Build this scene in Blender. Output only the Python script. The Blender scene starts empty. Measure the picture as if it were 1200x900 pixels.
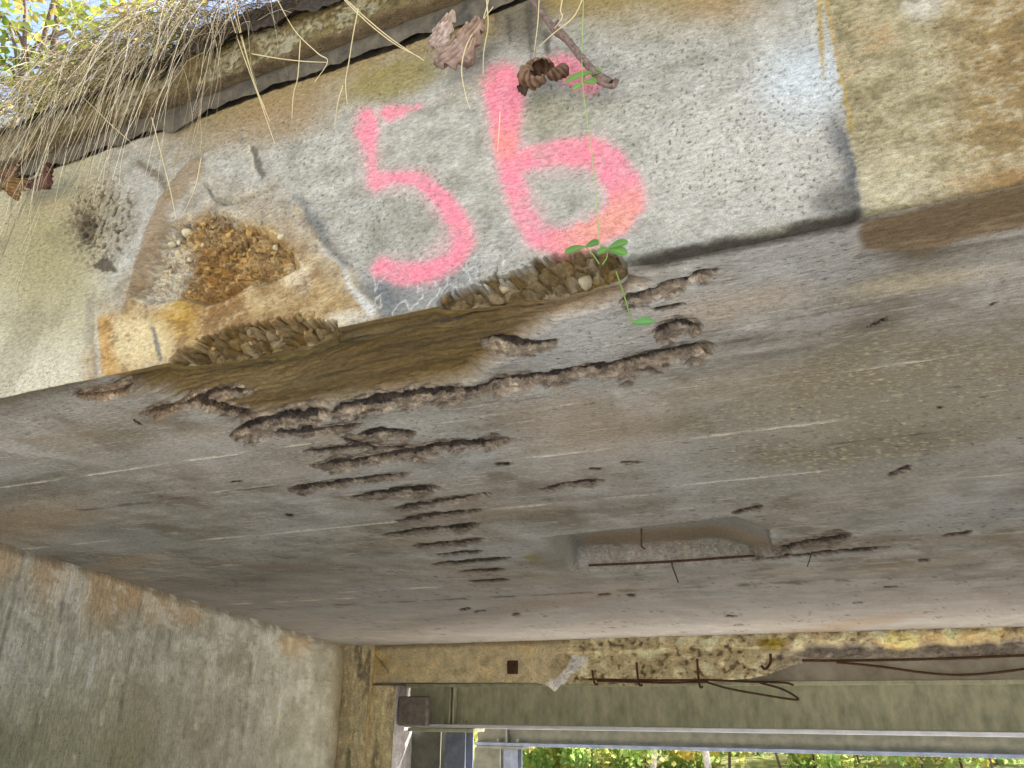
import bpy, bmesh, math, random
import numpy as np
from mathutils import Vector

random.seed(7)
RNG = np.random.default_rng(11)
SC = bpy.context.scene
COL = SC.collection

# ------------------------------------------------------------------ camera, sky, sun, exposure
PITCH = math.radians(22.7)
F_PX, CX, CY = 880.0, 600.0, 450.0            # focal length in pixels of a 1200 x 900 frame
cam = bpy.data.cameras.new('camera')
cam.sensor_width = 36.0
cam.lens = 36.0 * F_PX / 1200.0
cam.clip_start = 0.02
cam.clip_end = 2000.0
camo = bpy.data.objects.new('camera', cam)
COL.objects.link(camo)
camo.location = (0, 0, 0)
camo.rotation_euler = (math.pi / 2 + PITCH, 0, 0)
SC.camera = camo

SUN_EL, SUN_AZ = math.radians(48), math.radians(60)   # azimuth measured from +Y towards +X
world = bpy.data.worlds.new('World')
SC.world = world
world.use_nodes = True
wn = world.node_tree
wn.nodes.clear()
wo = wn.nodes.new('ShaderNodeOutputWorld')
wb = wn.nodes.new('ShaderNodeBackground')
ws = wn.nodes.new('ShaderNodeTexSky')
ws.sky_type = 'NISHITA'
ws.sun_disc = False
ws.sun_elevation = SUN_EL
ws.sun_rotation = SUN_AZ
ws.air_density = 1.0
ws.dust_density = 3.0
ws.ozone_density = 1.0
wb.inputs['Strength'].default_value = 0.13
wn.links.new(ws.outputs[0], wb.inputs[0])
wn.links.new(wb.outputs[0], wo.inputs[0])

sl = bpy.data.lights.new('sun', 'SUN')
sl.energy = 5.0
sl.angle = math.radians(1.0)
sl.color = (1.0, 0.95, 0.87)
so = bpy.data.objects.new('sun', sl)
COL.objects.link(so)
sd = Vector((math.sin(SUN_AZ) * math.cos(SUN_EL), math.cos(SUN_AZ) * math.cos(SUN_EL), math.sin(SUN_EL)))
so.rotation_euler = sd.to_track_quat('Z', 'Y').to_euler()
so.location = (0, 0, 12)

SC.view_settings.view_transform = 'Standard'
SC.view_settings.look = 'None'
SC.view_settings.gamma = 1.0
SC.view_settings.exposure = 2.0
SC.view_settings.use_curve_mapping = False
SC.cycles.max_bounces = 7
SC.cycles.diffuse_bounces = 5
SC.cycles.use_adaptive_sampling = True
SC.cycles.adaptive_threshold = 0.02
SC.cycles.use_denoising = True

# ------------------------------------------------------------------ the place: directions and heights
H = 0.70                                       # soffit above the eye
GROUND = -1.55
E = np.array([0.9227, -0.3855, 0.0])           # along the bridge edge
N = np.array([0.3855, 0.9227, 0.0])            # across the bridge, away from the eye
Z = np.array([0.0, 0.0, 1.0])
DF, DB = 1.61 * H, 14.0 * H                    # near face and far beam
FTOP = 2.05 * H                                # top of the fascia
CTOP = 0                                       # top of the coping, set below
cp, sp_ = math.cos(PITCH), math.sin(PITCH)

def ray(x, y):
    u, w = x - CX, CY - y
    return np.array([u, F_PX * cp - w * sp_, w * cp + F_PX * sp_])

def project(P):
    X, Y, Zc = P[..., 0], P[..., 1], P[..., 2]
    dep = np.maximum(Y * cp + Zc * sp_, 1e-3)
    up = -Y * sp_ + Zc * cp
    return CX + F_PX * X / dep, CY - F_PX * up / dep

def on_d(x, y, d):                             # where a sight line meets the upright plane at depth d
    r = ray(x, y)
    return r * (d / (r @ N))

CTOP = float(on_d(315, 29, DF - 0.05)[2])

def on_z(x, y, z=H):
    r = ray(x, y)
    return r * (z / r[2])

def sdz(s, d, z):
    s, d, z = np.broadcast_arrays(np.asarray(s, float), np.asarray(d, float), np.asarray(z, float))
    return s[..., None] * E + d[..., None] * N + z[..., None] * Z

def S_of(p):
    return float(p @ E)

WALL_X0, WALL_K = -3.55 * H, 0.0085            # face of the left abutment: x = X0 + K*(y - 5.2H)

def wall_x(y):
    return WALL_X0 + WALL_K * (y - 5.2 * H)

def s_wall(d):                                 # s where the wall meets depth d
    s = -4.0 * np.ones_like(np.asarray(d, float))
    for _ in range(12):
        y = s * E[1] + d * N[1]
        s = (wall_x(y) - d * N[0]) / E[0]
    return s

# ------------------------------------------------------------------ noise and masks
def _hash(ix, iy, seed):
    h = (ix.astype(np.int64) * 374761393 + iy.astype(np.int64) * 668265263 + seed * 974634721) & 0xFFFFFFFF
    h = ((h ^ (h >> 13)) * 1274126177) & 0xFFFFFFFF
    h = ((h ^ (h >> 16)) * 2246822519) & 0xFFFFFFFF
    return (h ^ (h >> 15)) & 0xFFFF

def gn(x, y, seed=0):                          # gradient noise, about -1..1
    x0, y0 = np.floor(x), np.floor(y)
    fx, fy = x - x0, y - y0
    ux, uy = fx * fx * fx * (fx * (fx * 6 - 15) + 10), fy * fy * fy * (fy * (fy * 6 - 15) + 10)
    def g(i, j):
        a = _hash(x0 + i, y0 + j, seed) * (2 * math.pi / 65536)
        return np.cos(a) * (fx - i) + np.sin(a) * (fy - j)
    a = g(0, 0) * (1 - ux) + g(1, 0) * ux
    b = g(0, 1) * (1 - ux) + g(1, 1) * ux
    return (a * (1 - uy) + b * uy) * 1.45

def fbm(x, y, oct=4, seed=0, gain=0.5):
    t, a, f, n = 0, 1.0, 1.0, 0
    for k in range(oct):
        t = t + a * gn(x * f + 17.3 * k, y * f - 9.1 * k, seed + k)
        n += a
        a *= gain
        f *= 2.03
    return t / n * 1.35

def cells(x, y, seed=0):                      # Worley cells: distance to the nearest seed, gap to the next, a random value per cell
    x0, y0 = np.floor(x), np.floor(y)
    f1 = np.full(x.shape, 9.0); f2 = np.full(x.shape, 9.0); idr = np.zeros(x.shape)
    for i in (-1, 0, 1):
        for j in (-1, 0, 1):
            cx_, cy_ = x0 + i, y0 + j
            d = np.hypot(cx_ + _hash(cx_, cy_, seed) / 65536.0 - x, cy_ + _hash(cx_, cy_, seed + 7) / 65536.0 - y)
            m = d < f1
            f2 = np.where(m, f1, np.minimum(f2, d))
            idr = np.where(m, _hash(cx_, cy_, seed + 13) / 65536.0, idr)
            f1 = np.where(m, d, f1)
    return f1, f2 - f1, idr

def sst(a, b, x):
    t = np.clip((x - a) / (b - a), 0, 1)
    return t * t * (3 - 2 * t)

def seg_d(px, py, pts):
    """distance to a polyline of (x, y, w): returns distance minus local half width, plain distance and signed side"""
    best = np.full(px.shape, 1e9)
    raw = np.full(px.shape, 1e9)
    side = np.zeros(px.shape)
    for (a, b) in zip(pts[:-1], pts[1:]):
        dx, dy = b[0] - a[0], b[1] - a[1]
        L2 = dx * dx + dy * dy + 1e-9
        t = np.clip(((px - a[0]) * dx + (py - a[1]) * dy) / L2, 0, 1)
        d = np.hypot(px - a[0] - t * dx, py - a[1] - t * dy)
        wa, wb_ = (a[2] if len(a) > 2 else 0), (b[2] if len(b) > 2 else 0)
        e = d - (wa + (wb_ - wa) * t)
        m = d < raw
        side = np.where(m, ((py - a[1]) * dx - (px - a[0]) * dy) / math.sqrt(L2), side)
        raw = np.where(m, d, raw)
        best = np.minimum(best, e)
    return best, raw, side

def stroke(px, py, pts, soft):
    e, _, _ = seg_d(px, py, pts)
    return sst(soft, -soft, e)

def poly(px, py, pts, soft):
    n = len(pts)
    d = np.full(px.shape, 1e9)
    ins = np.zeros(px.shape, bool)
    for i in range(n):
        a, b = pts[i], pts[(i + 1) % n]
        dx, dy = b[0] - a[0], b[1] - a[1]
        t = np.clip(((px - a[0]) * dx + (py - a[1]) * dy) / (dx * dx + dy * dy + 1e-9), 0, 1)
        d = np.minimum(d, np.hypot(px - a[0] - t * dx, py - a[1] - t * dy))
        if a[1] != b[1]:
            c = ((a[1] > py) != (b[1] > py)) & (px < (b[0] - a[0]) * (py - a[1]) / (b[1] - a[1]) + a[0])
            ins ^= c
    return sst(-soft, soft, np.where(ins, d, -d))

def ell(px, py, cx, cy, rx, ry, rot=0, edge=0.5):
    c, s = math.cos(math.radians(rot)), math.sin(math.radians(rot))
    x, y = px - cx, py - cy
    q = np.sqrt(((x * c + y * s) / rx) ** 2 + ((-x * s + y * c) / ry) ** 2)
    return sst(1 + edge, 1 - edge, q)

def lin(c):
    c = np.asarray(c, float) / 255.0
    return np.where(c <= 0.04045, c / 12.92, ((c + 0.055) / 1.055) ** 2.4)

def lay(col, rgb, m):
    return col + (lin(rgb) - col) * np.clip(m, 0, 1)[..., None]

# ------------------------------------------------------------------ materials
def new_mat(name):
    m = bpy.data.materials.new(name)
    m.use_nodes = True
    t = m.node_tree
    return m, t, t.nodes['Principled BSDF']

def mat_concrete(name, gscale=(1, 1, 1), grain=260, bump=0.35, dist=0.004, pits=0.0, pit_scale=120, rough=0.92, fine=0.22, coarse=0.18, chunk=0, chunk_h=2.5):
    """colour from the stain layer of the mesh, grain and relief from noise laid along the surface"""
    m, t, b = new_mat(name)
    nd, lk = t.nodes, t.links
    at = nd.new('ShaderNodeAttribute'); at.attribute_name = 'stain'
    lo = nd.new('ShaderNodeAttribute'); lo.attribute_name = 'place'
    mp = nd.new('ShaderNodeMapping'); mp.inputs['Scale'].default_value = gscale
    lk.new(lo.outputs['Vector'], mp.inputs[0])
    n1 = nd.new('ShaderNodeTexNoise'); n1.inputs['Scale'].default_value = grain; n1.inputs['Detail'].default_value = 3; n1.inputs['Roughness'].default_value = 0.7
    n2 = nd.new('ShaderNodeTexNoise'); n2.inputs['Scale'].default_value = grain * 0.16; n2.inputs['Detail'].default_value = 4; n2.inputs['Roughness'].default_value = 0.65
    for n in (n1, n2):
        lk.new(mp.outputs[0], n.inputs['Vector'])
    def ranged(sock, lo_, hi_):
        r = nd.new('ShaderNodeMapRange')
        r.inputs['From Min'].default_value = 0.28; r.inputs['From Max'].default_value = 0.72
        r.inputs['To Min'].default_value = lo_; r.inputs['To Max'].default_value = hi_
        lk.new(sock, r.inputs['Value'])
        return r.outputs[0]
    a = ranged(n1.outputs['Fac'], 1 - fine, 1 + fine)
    c = ranged(n2.outputs['Fac'], 1 - coarse, 1 + coarse)
    mu = nd.new('ShaderNodeMath'); mu.operation = 'MULTIPLY'
    lk.new(a, mu.inputs[0]); lk.new(c, mu.inputs[1])
    fac = mu.outputs[0]
    hgt = nd.new('ShaderNodeMath'); hgt.operation = 'MULTIPLY_ADD'
    lk.new(n2.outputs['Fac'], hgt.inputs[0]); hgt.inputs[1].default_value = 1.6
    lk.new(n1.outputs['Fac'], hgt.inputs[2])
    hs = hgt.outputs[0]
    if pits > 0:
        v = nd.new('ShaderNodeTexVoronoi'); v.inputs['Scale'].default_value = pit_scale; v.inputs['Randomness'].default_value = 1
        lk.new(lo.outputs['Vector'], v.inputs['Vector'])
        n3 = nd.new('ShaderNodeTexNoise'); n3.inputs['Scale'].default_value = 9
        lk.new(lo.outputs['Vector'], n3.inputs['Vector'])
        th = nd.new('ShaderNodeMapRange')
        th.inputs['From Min'].default_value = 0.4; th.inputs['From Max'].default_value = 0.65
        th.inputs['To Min'].default_value = 0.02; th.inputs['To Max'].default_value = 0.22
        lk.new(n3.outputs['Fac'], th.inputs['Value'])
        le = nd.new('ShaderNodeMath'); le.operation = 'LESS_THAN'
        lk.new(v.outputs['Distance'], le.inputs[0]); lk.new(th.outputs[0], le.inputs[1])
        pm = nd.new('ShaderNodeMath'); pm.operation = 'MULTIPLY_ADD'
        lk.new(le.outputs[0], pm.inputs[0]); pm.inputs[1].default_value = -pits; pm.inputs[2].default_value = 1.0
        m2 = nd.new('ShaderNodeMath'); m2.operation = 'MULTIPLY'
        lk.new(fac, m2.inputs[0]); lk.new(pm.outputs[0], m2.inputs[1]); fac = m2.outputs[0]
        h2 = nd.new('ShaderNodeMath'); h2.operation = 'MULTIPLY_ADD'
        lk.new(le.outputs[0], h2.inputs[0]); h2.inputs[1].default_value = -0.7; lk.new(hs, h2.inputs[2]); hs = h2.outputs[0]
    if chunk > 0:                              # broken faces: angular grains of aggregate
        cv = nd.new('ShaderNodeTexVoronoi'); cv.inputs['Scale'].default_value = chunk
        cw = nd.new('ShaderNodeTexVoronoi'); cw.inputs['Scale'].default_value = chunk * 2.7
        for v_ in (cv, cw): lk.new(lo.outputs['Vector'], v_.inputs['Vector'])
        sep = nd.new('ShaderNodeSeparateColor'); lk.new(cv.outputs['Color'], sep.inputs[0])
        sm = nd.new('ShaderNodeMath'); sm.operation = 'ADD'
        lk.new(cv.outputs['Distance'], sm.inputs[0]); lk.new(cw.outputs['Distance'], sm.inputs[1])
        ch = nd.new('ShaderNodeMath'); ch.operation = 'MULTIPLY'
        lk.new(sm.outputs[0], ch.inputs[0]); lk.new(at.outputs['Alpha'], ch.inputs[1])
        h3 = nd.new('ShaderNodeMath'); h3.operation = 'MULTIPLY_ADD'
        lk.new(ch.outputs[0], h3.inputs[0]); h3.inputs[1].default_value = -chunk_h; lk.new(hs, h3.inputs[2]); hs = h3.outputs[0]
        tv = nd.new('ShaderNodeMapRange'); tv.inputs['To Min'].default_value = 0.62; tv.inputs['To Max'].default_value = 1.35
        lk.new(sep.outputs[0], tv.inputs['Value'])
        ml = nd.new('ShaderNodeMix'); ml.data_type = 'FLOAT'
        lk.new(at.outputs['Alpha'], ml.inputs['Factor']); ml.inputs[2].default_value = 1.0; lk.new(tv.outputs[0], ml.inputs[3])
        m4 = nd.new('ShaderNodeMath'); m4.operation = 'MULTIPLY'
        lk.new(fac, m4.inputs[0]); lk.new(ml.outputs[0], m4.inputs[1]); fac = m4.outputs[0]
    vm = nd.new('ShaderNodeVectorMath'); vm.operation = 'SCALE'
    lk.new(at.outputs['Color'], vm.inputs[0]); lk.new(fac, vm.inputs['Scale'])
    lk.new(vm.outputs[0], b.inputs['Base Color'])
    bp = nd.new('ShaderNodeBump'); bp.inputs['Strength'].default_value = bump; bp.inputs['Distance'].default_value = dist
    lk.new(hs, bp.inputs['Height']); lk.new(bp.outputs[0], b.inputs['Normal'])
    b.inputs['Roughness'].default_value = rough
    b.inputs['Specular IOR Level'].default_value = 0.25
    return m

def mat_noise(name, c1, c2, scale=30, rough=0.8, bump=0.2, dist=0.003, metal=0.0, detail=5, stretch=(1, 1, 1), spec=0.3):
    m, t, b = new_mat(name)
    nd, lk = t.nodes, t.links
    tc = nd.new('ShaderNodeTexCoord')
    mp = nd.new('ShaderNodeMapping'); mp.inputs['Scale'].default_value = stretch
    lk.new(tc.outputs['Object'], mp.inputs[0])
    n = nd.new('ShaderNodeTexNoise'); n.inputs['Scale'].default_value = scale; n.inputs['Detail'].default_value = detail; n.inputs['Roughness'].default_value = 0.65
    lk.new(mp.outputs[0], n.inputs['Vector'])
    r = nd.new('ShaderNodeValToRGB')
    r.color_ramp.elements[0].position = 0.3; r.color_ramp.elements[1].position = 0.7
    r.color_ramp.elements[0].color = (*lin(c1), 1); r.color_ramp.elements[1].color = (*lin(c2), 1)
    lk.new(n.outputs['Fac'], r.inputs[0]); lk.new(r.outputs[0], b.inputs['Base Color'])
    bp = nd.new('ShaderNodeBump'); bp.inputs['Strength'].default_value = bump; bp.inputs['Distance'].default_value = dist
    lk.new(n.outputs['Fac'], bp.inputs['Height']); lk.new(bp.outputs[0], b.inputs['Normal'])
    b.inputs['Roughness'].default_value = rough
    b.inputs['Metallic'].default_value = metal
    b.inputs['Specular IOR Level'].default_value = spec
    return m

def mat_leaf(name, rough=0.6, trans=0.4):
    m, t, b = new_mat(name)
    nd, lk = t.nodes, t.links
    at = nd.new('ShaderNodeAttribute'); at.attribute_name = 'stain'
    tr = nd.new('ShaderNodeBsdfTranslucent')
    mx = nd.new('ShaderNodeMixShader'); mx.inputs[0].default_value = trans
    lk.new(at.outputs['Color'], b.inputs['Base Color']); lk.new(at.outputs['Color'], tr.inputs['Color'])
    b.inputs['Roughness'].default_value = rough
    b.inputs['Specular IOR Level'].default_value = 0.25
    lk.new(b.outputs[0], mx.inputs[1]); lk.new(tr.outputs[0], mx.inputs[2])
    lk.new(mx.outputs[0], nd['Material Output'].inputs['Surface'])
    return m

M = {}
M['fascia'] = mat_concrete('fascia_concrete', (1, 1, 2.2), 420, 0.6, 0.004, 0.32, 115, fine=0.48, coarse=0.36, chunk=95)
M['soffit'] = mat_concrete('soffit_concrete', (1, 2.4, 2), 330, 0.75, 0.004, 0.35, 70, fine=0.42, coarse=0.32, chunk=60, chunk_h=1.2)
M['wall'] = mat_concrete('abutment_concrete', (1, 2.0, 0.7), 190, 0.9, 0.006, 0.4, 40, fine=0.38, coarse=0.34)
M['beam'] = mat_concrete('end_beam_concrete', (1, 1, 1), 40, 0.7, 0.02, 0.35, 22, fine=0.25, coarse=0.25)
M['coping'] = mat_concrete('mossy_coping', (1, 1, 1), 260, 0.9, 0.006, 0.4, 110, fine=0.45, coarse=0.35)
M['bitumen'] = mat_noise('bitumen', (48, 45, 38), (92, 85, 70), 30, 0.8, 0.6, 0.004)
M['rust'] = mat_noise('rust', (48, 36, 28), (96, 68, 48), 60, 0.85, 0.5, 0.002)
M['steel'] = mat_noise('weathered_steel', (146, 148, 126), (196, 196, 168), 9, 0.62, 0.2, 0.003, 0.25, 7, (1, 1, 0.45))
M['galv'] = mat_noise('galvanised_steel', (196, 200, 210), (226, 230, 238), 7, 0.45, 0.1, 0.002, 0.45)
M['darksteel'] = mat_noise('dark_steel', (92, 94, 88), (126, 126, 114), 6, 0.6, 0.15, 0.003, 0.3)
M['colsteel'] = mat_noise('column_steel', (92, 100, 118), (128, 136, 154), 6, 0.55, 0.15, 0.003, 0.3)
M['block'] = mat_noise('block_concrete', (92, 86, 82), (140, 132, 126), 12, 0.9, 0.4, 0.01)
M['straw'] = mat_leaf('straw', 0.7, 0.25)
M['leaf'] = mat_leaf('leaf', 0.5, 0.6)
M['dead'] = mat_leaf('dead_leaf', 0.75, 0.15)
M['bark'] = mat_noise('bark', (52, 42, 36), (128, 108, 96), 120, 0.85, 0.6, 0.002)
M['palebark'] = mat_noise('pale_bark', (120, 112, 100), (196, 190, 178), 20, 0.85, 0.4, 0.004)
M['soil'] = mat_noise('soil', (30, 25, 18), (74, 62, 42), 60, 0.95, 0.9, 0.01)
M['ground'] = mat_noise('gravel_ground', (196, 189, 178), (218, 212, 202), 3, 0.95, 0.5, 0.02, 0, 8)
M['grassland'] = mat_noise('grassy_ground', (66, 78, 36), (128, 122, 66), 2, 0.95, 0.5, 0.03, 0, 8)
M['plain'] = mat_noise('plain_concrete', (138, 132, 118), (180, 174, 160), 4, 0.92, 0.35, 0.006, 0, 8)
M['pebble'] = mat_concrete('pebble', (1, 1, 1), 160, 0.3, 0.002, 0.0, fine=0.2, coarse=0.25, rough=0.8)

# ------------------------------------------------------------------ mesh helpers
def tag(o, label=None, cat=None, group=None, kind=None):
    if label: o['label'] = label
    if cat: o['category'] = cat
    if group: o['group'] = group
    if kind: o['kind'] = kind
    return o

def empty(name, loc, label=None, cat=None, group=None):
    o = bpy.data.objects.new(name, None)
    o.empty_display_size = 0.1
    COL.objects.link(o)
    o.location = Vector(loc)
    tag(o, label, cat, group)
    return o

def link(name, me, mat, parent=None, smooth=False):
    o = bpy.data.objects.new(name, me)
    if mat and not me.materials: me.materials.append(mat)
    COL.objects.link(o)
    if parent is not None:
        o.parent = parent
        if parent.type == 'EMPTY':
            q = parent
            off = Vector(q.location)
            o.location = -off if not me.get('local') else o.location
    if smooth: me.shade_smooth()
    return o

def raw_mesh(name, V, Fq, col=None, place=None):
    """V (n,3), Fq (m,4 or 3) numpy"""
    me = bpy.data.meshes.new(name)
    V = np.ascontiguousarray(V, dtype=np.float32).reshape(-1, 3)
    Fq = np.ascontiguousarray(Fq, dtype=np.int32)
    k = Fq.shape[1]
    me.vertices.add(len(V)); me.vertices.foreach_set('co', V.ravel())
    me.loops.add(Fq.size); me.loops.foreach_set('vertex_index', Fq.ravel())
    me.polygons.add(len(Fq))
    me.polygons.foreach_set('loop_start', np.arange(0, Fq.size, k, dtype=np.int32))
    me.update(calc_edges=True)
    if col is not None:
        a = me.attributes.new('stain', 'FLOAT_COLOR', 'POINT')
        col = np.asarray(col); k_ = col.shape[-1]
        c4 = np.zeros((len(V), 4), np.float32); c4[:, :k_] = np.clip(col.reshape(-1, k_), 0, 1)
        a.data.foreach_set('color', c4.ravel())
    if place is not None:
        a = me.attributes.new('place', 'FLOAT_VECTOR', 'POINT')
        a.data.foreach_set('vector', np.ascontiguousarray(place, dtype=np.float32).ravel())
    return me

def grid_faces(nr, nc, flip=False):
    i = np.arange(nr * nc).reshape(nr, nc)
    q = np.stack([i[:-1, :-1], i[:-1, 1:], i[1:, 1:], i[1:, :-1]], -1).reshape(-1, 4)
    return q[:, ::-1] if flip else q

def grid_normals(P):
    du = np.gradient(P, axis=1); dv = np.gradient(P, axis=0)
    n = np.cross(du, dv)
    return n / (np.linalg.norm(n, axis=-1, keepdims=True) + 1e-12)

def sheet(name, P, col, place, mat, parent, flip=False, faces=None):
    nr, nc = P.shape[:2]
    q = grid_faces(nr, nc, flip) if faces is None else faces
    if faces is not None:
        used, inv = np.unique(q, return_inverse=True)
        nm = grid_normals(P).reshape(-1, 3)[used] * (-1 if flip else 1)
        me = raw_mesh(name, P.reshape(-1, 3)[used], inv.reshape(q.shape), col.reshape(-1, col.shape[-1])[used], place.reshape(-1, 3)[used])
        o = link(name, me, mat, parent, True)
        me.normals_split_custom_set_from_vertices([tuple(v) for v in nm])
        return o
    me = raw_mesh(name, P, q, col, place)
    return link(name, me, mat, parent, True)

def bar_mesh(name, boxes):
    """boxes given by s0,s1,d0,d1,z0,z1 in the bridge's own directions, joined with tiny bevels"""
    bm = bmesh.new()
    for (s0, s1, d0, d1, z0, z1) in boxes:
        vs = [bm.verts.new(Vector(sdz(s, d, z))) for s in (s0, s1) for d in (d0, d1) for z in (z0, z1)]
        for f in ((0, 1, 3, 2), (4, 6, 7, 5), (0, 4, 5, 1), (2, 3, 7, 6), (0, 2, 6, 4), (1, 5, 7, 3)):
            bm.faces.new([vs[i] for i in f])
    bmesh.ops.recalc_face_normals(bm, faces=bm.faces)
    me = bpy.data.meshes.new(name)
    bm.to_mesh(me); bm.free()
    return me

def bevelled(o, w=0.006, seg=2):
    md = o.modifiers.new('bevel', 'BEVEL'); md.width = w; md.segments = seg; md.limit_method = 'ANGLE'
    return o

def tube_arrays(pts, rad, n=5):
    """tube along pts with radii; returns V, quads"""
    pts = np.asarray(pts, float); m = len(pts)
    rad = np.broadcast_to(np.asarray(rad, float), (m,))
    T = np.gradient(pts, axis=0); T /= np.linalg.norm(T, axis=1, keepdims=True) + 1e-12
    ref = np.array([0.31, 0.52, 0.79])
    A = np.cross(T, ref); A /= np.linalg.norm(A, axis=1, keepdims=True) + 1e-12
    B = np.cross(T, A)
    an = np.arange(n) * 2 * math.pi / n
    V = pts[:, None] + rad[:, None, None] * (np.cos(an)[None, :, None] * A[:, None] + np.sin(an)[None, :, None] * B[:, None])
    i = np.arange(m * n).reshape(m, n); j = np.roll(i, -1, axis=1)
    q = np.stack([i[:-1], j[:-1], j[1:], i[1:]], -1).reshape(-1, 4)
    return V.reshape(-1, 3), q

def smooth_path(pts, k=6):
    pts = np.asarray(pts, float)
    if len(pts) < 3:
        t = np.linspace(0, 1, k + 1)[:, None]
        return pts[0] + (pts[-1] - pts[0]) * t
    P = np.vstack([2 * pts[0] - pts[1], pts, 2 * pts[-1] - pts[-2]])
    out = []
    for i in range(1, len(P) - 2):
        for u in np.linspace(0, 1, k, endpoint=False):
            a, b, c, d = P[i - 1], P[i], P[i + 1], P[i + 2]
            out.append(0.5 * (2 * b + (c - a) * u + (2 * a - 5 * b + 4 * c - d) * u * u + (3 * b - a - 3 * c + d) * u ** 3))
    out.append(pts[-1])
    return np.array(out)

def tube(name, pts, rad, mat, parent=None, n=6, col=None, k=6, radii=None):
    p = smooth_path(pts, k)
    r = rad if radii is None else np.interp(np.linspace(0, 1, len(p)), np.linspace(0, 1, len(radii)), radii)
    V, q = tube_arrays(p, r, n)
    c = None if col is None else np.tile(lin(col), (len(V), 1))
    return link(name, raw_mesh(name, V, q, c), mat, parent, True)

# ================================================================== LARGE STRUCTURE
# ---- ground
gm = raw_mesh('ground', np.array([[-400, -400, GROUND], [400, -400, GROUND], [400, 400, GROUND], [-400, 400, GROUND]]), np.array([[0, 1, 2, 3]]))
tag(link('ground', gm, M['ground']), kind='structure')

bridge = empty('bridge', sdz(-0.5, DF, H), 'weathered concrete slab bridge with pink spray painted 56 on its edge', 'bridge')

S_END = 8.6
# ---- fascia: the upright edge of the slab
KF = np.array([0.665, 0.645, 0.595])
cs = np.concatenate([np.linspace(-3.25, -2.2, 60, endpoint=False), np.linspace(-2.2, 0.62, 1060, endpoint=False), 0.62 + np.geomspace(0.01, S_END - 0.62, 50)])
rz = np.linspace(H, FTOP, 270)
Sg, Zg = np.meshgrid(cs, rz)
px, py = project(sdz(Sg, DF, Zg))
wx = px + 7 * fbm(Sg * 9, Zg * 9, 4, 3); wy = py + 7 * fbm(Sg * 9 + 40, Zg * 9, 4, 4)
vx = px + 2.5 * fbm(Sg * 60, Zg * 60, 3, 5); vy = py + 2.5 * fbm(Sg * 60 + 9, Zg * 60, 3, 6)
n_big = fbm(Sg * 4, Zg * 4, 5, 21); n_mid = fbm(Sg * 16, Zg * 22, 5, 22); n_fin = fbm(Sg * 70, Zg * 110, 4, 23)
edge_y = 465 - 0.2083 * px

col = np.ones(px.shape + (3,)) * lin((180, 179, 170))
col = lay(col, (150, 150, 138), sst(0.05, 0.5, n_mid) * 0.7)
col = lay(col, (206, 205, 196), sst(0.1, 0.55, -n_mid) * 0.6)
# creamy left part with olive bloom
left = sst(150, 100, wx)
col = lay(col, (196, 190, 160), left * 0.9)
col = lay(col, (148, 142, 92), left * ell(wx, wy, 55, 300, 55, 60, 0, 0.8) * 0.65)
col = lay(col, (222, 217, 196), left * sst(380, 440, wy) * 0.8)
col = lay(col, (120, 112, 84), sst(0.1, 0.5, n_big) * left * 0.35)
# ochre and olive bloom along the top joint
jy = 814 - 734 * (px + 1679) / 2079.0
below = py - jy
col = lay(col, (150, 128, 78), sst(62, 8, below + 26 * n_big) * sst(150, 230, px) * 0.85)
col = lay(col, (146, 132, 52), ell(wx, wy, 460, 92, 62, 22, -18, 0.5) * 0.7)
col = lay(col, (160, 134, 92), ell(wx, wy, 330, 140, 60, 26, -22, 0.6) * 0.7)
col = lay(col, (152, 134, 82), sst(70, -20, wy + 25 * n_big) * sst(520, 640, wx) * sst(950, 840, wx) * 0.85)
col = lay(col, (172, 134, 92), ell(wx, wy, 838, 8, 40, 16, 0, 0.7) * 0.35)
col = lay(col, (112, 108, 98), ell(wx, wy, 612, 18, 30, 34, 0, 0.5) * 0.8)
for (x, y0, y1, w) in ((596, 20, 52, 4), (620, 10, 70, 6), (640, 40, 75, 5), (580, 0, 30, 4)):
    col = lay(col, (86, 80, 70), stroke(vx, vy, [(x, y0, w), (x + 2, y1, 1)], 3) * 0.8)
# bluish rinsed zone low in the middle
col = lay(col, (146, 148, 148), ell(wx, wy, 480, 344, 90, 34, -10, 0.5) * 0.8)
col = lay(col, (104, 110, 114), ell(wx, wy, 440, 352, 34, 22, -10, 0.7) * 0.7)
col = lay(col, (110, 112, 110), ell(wx, wy, 660, 320, 45, 16, -12, 0.7) * 0.5)
vein = np.abs(fbm(Sg * 22, Zg * 14, 3, 31))
col = lay(col, (214, 216, 212), sst(0.09, 0.0, vein) * ell(wx, wy, 520, 335, 120, 40, -12, 0.5) * 0.85)
# two pale olive patches inside the digits
col = lay(col, (146, 146, 118), ell(wx, wy, 640, 130, 40, 26, 0, 0.8) * 0.55)
col = lay(col, (144, 142, 128), ell(wx, wy, 475, 270, 40, 30, 0, 0.8) * 0.4)
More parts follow.
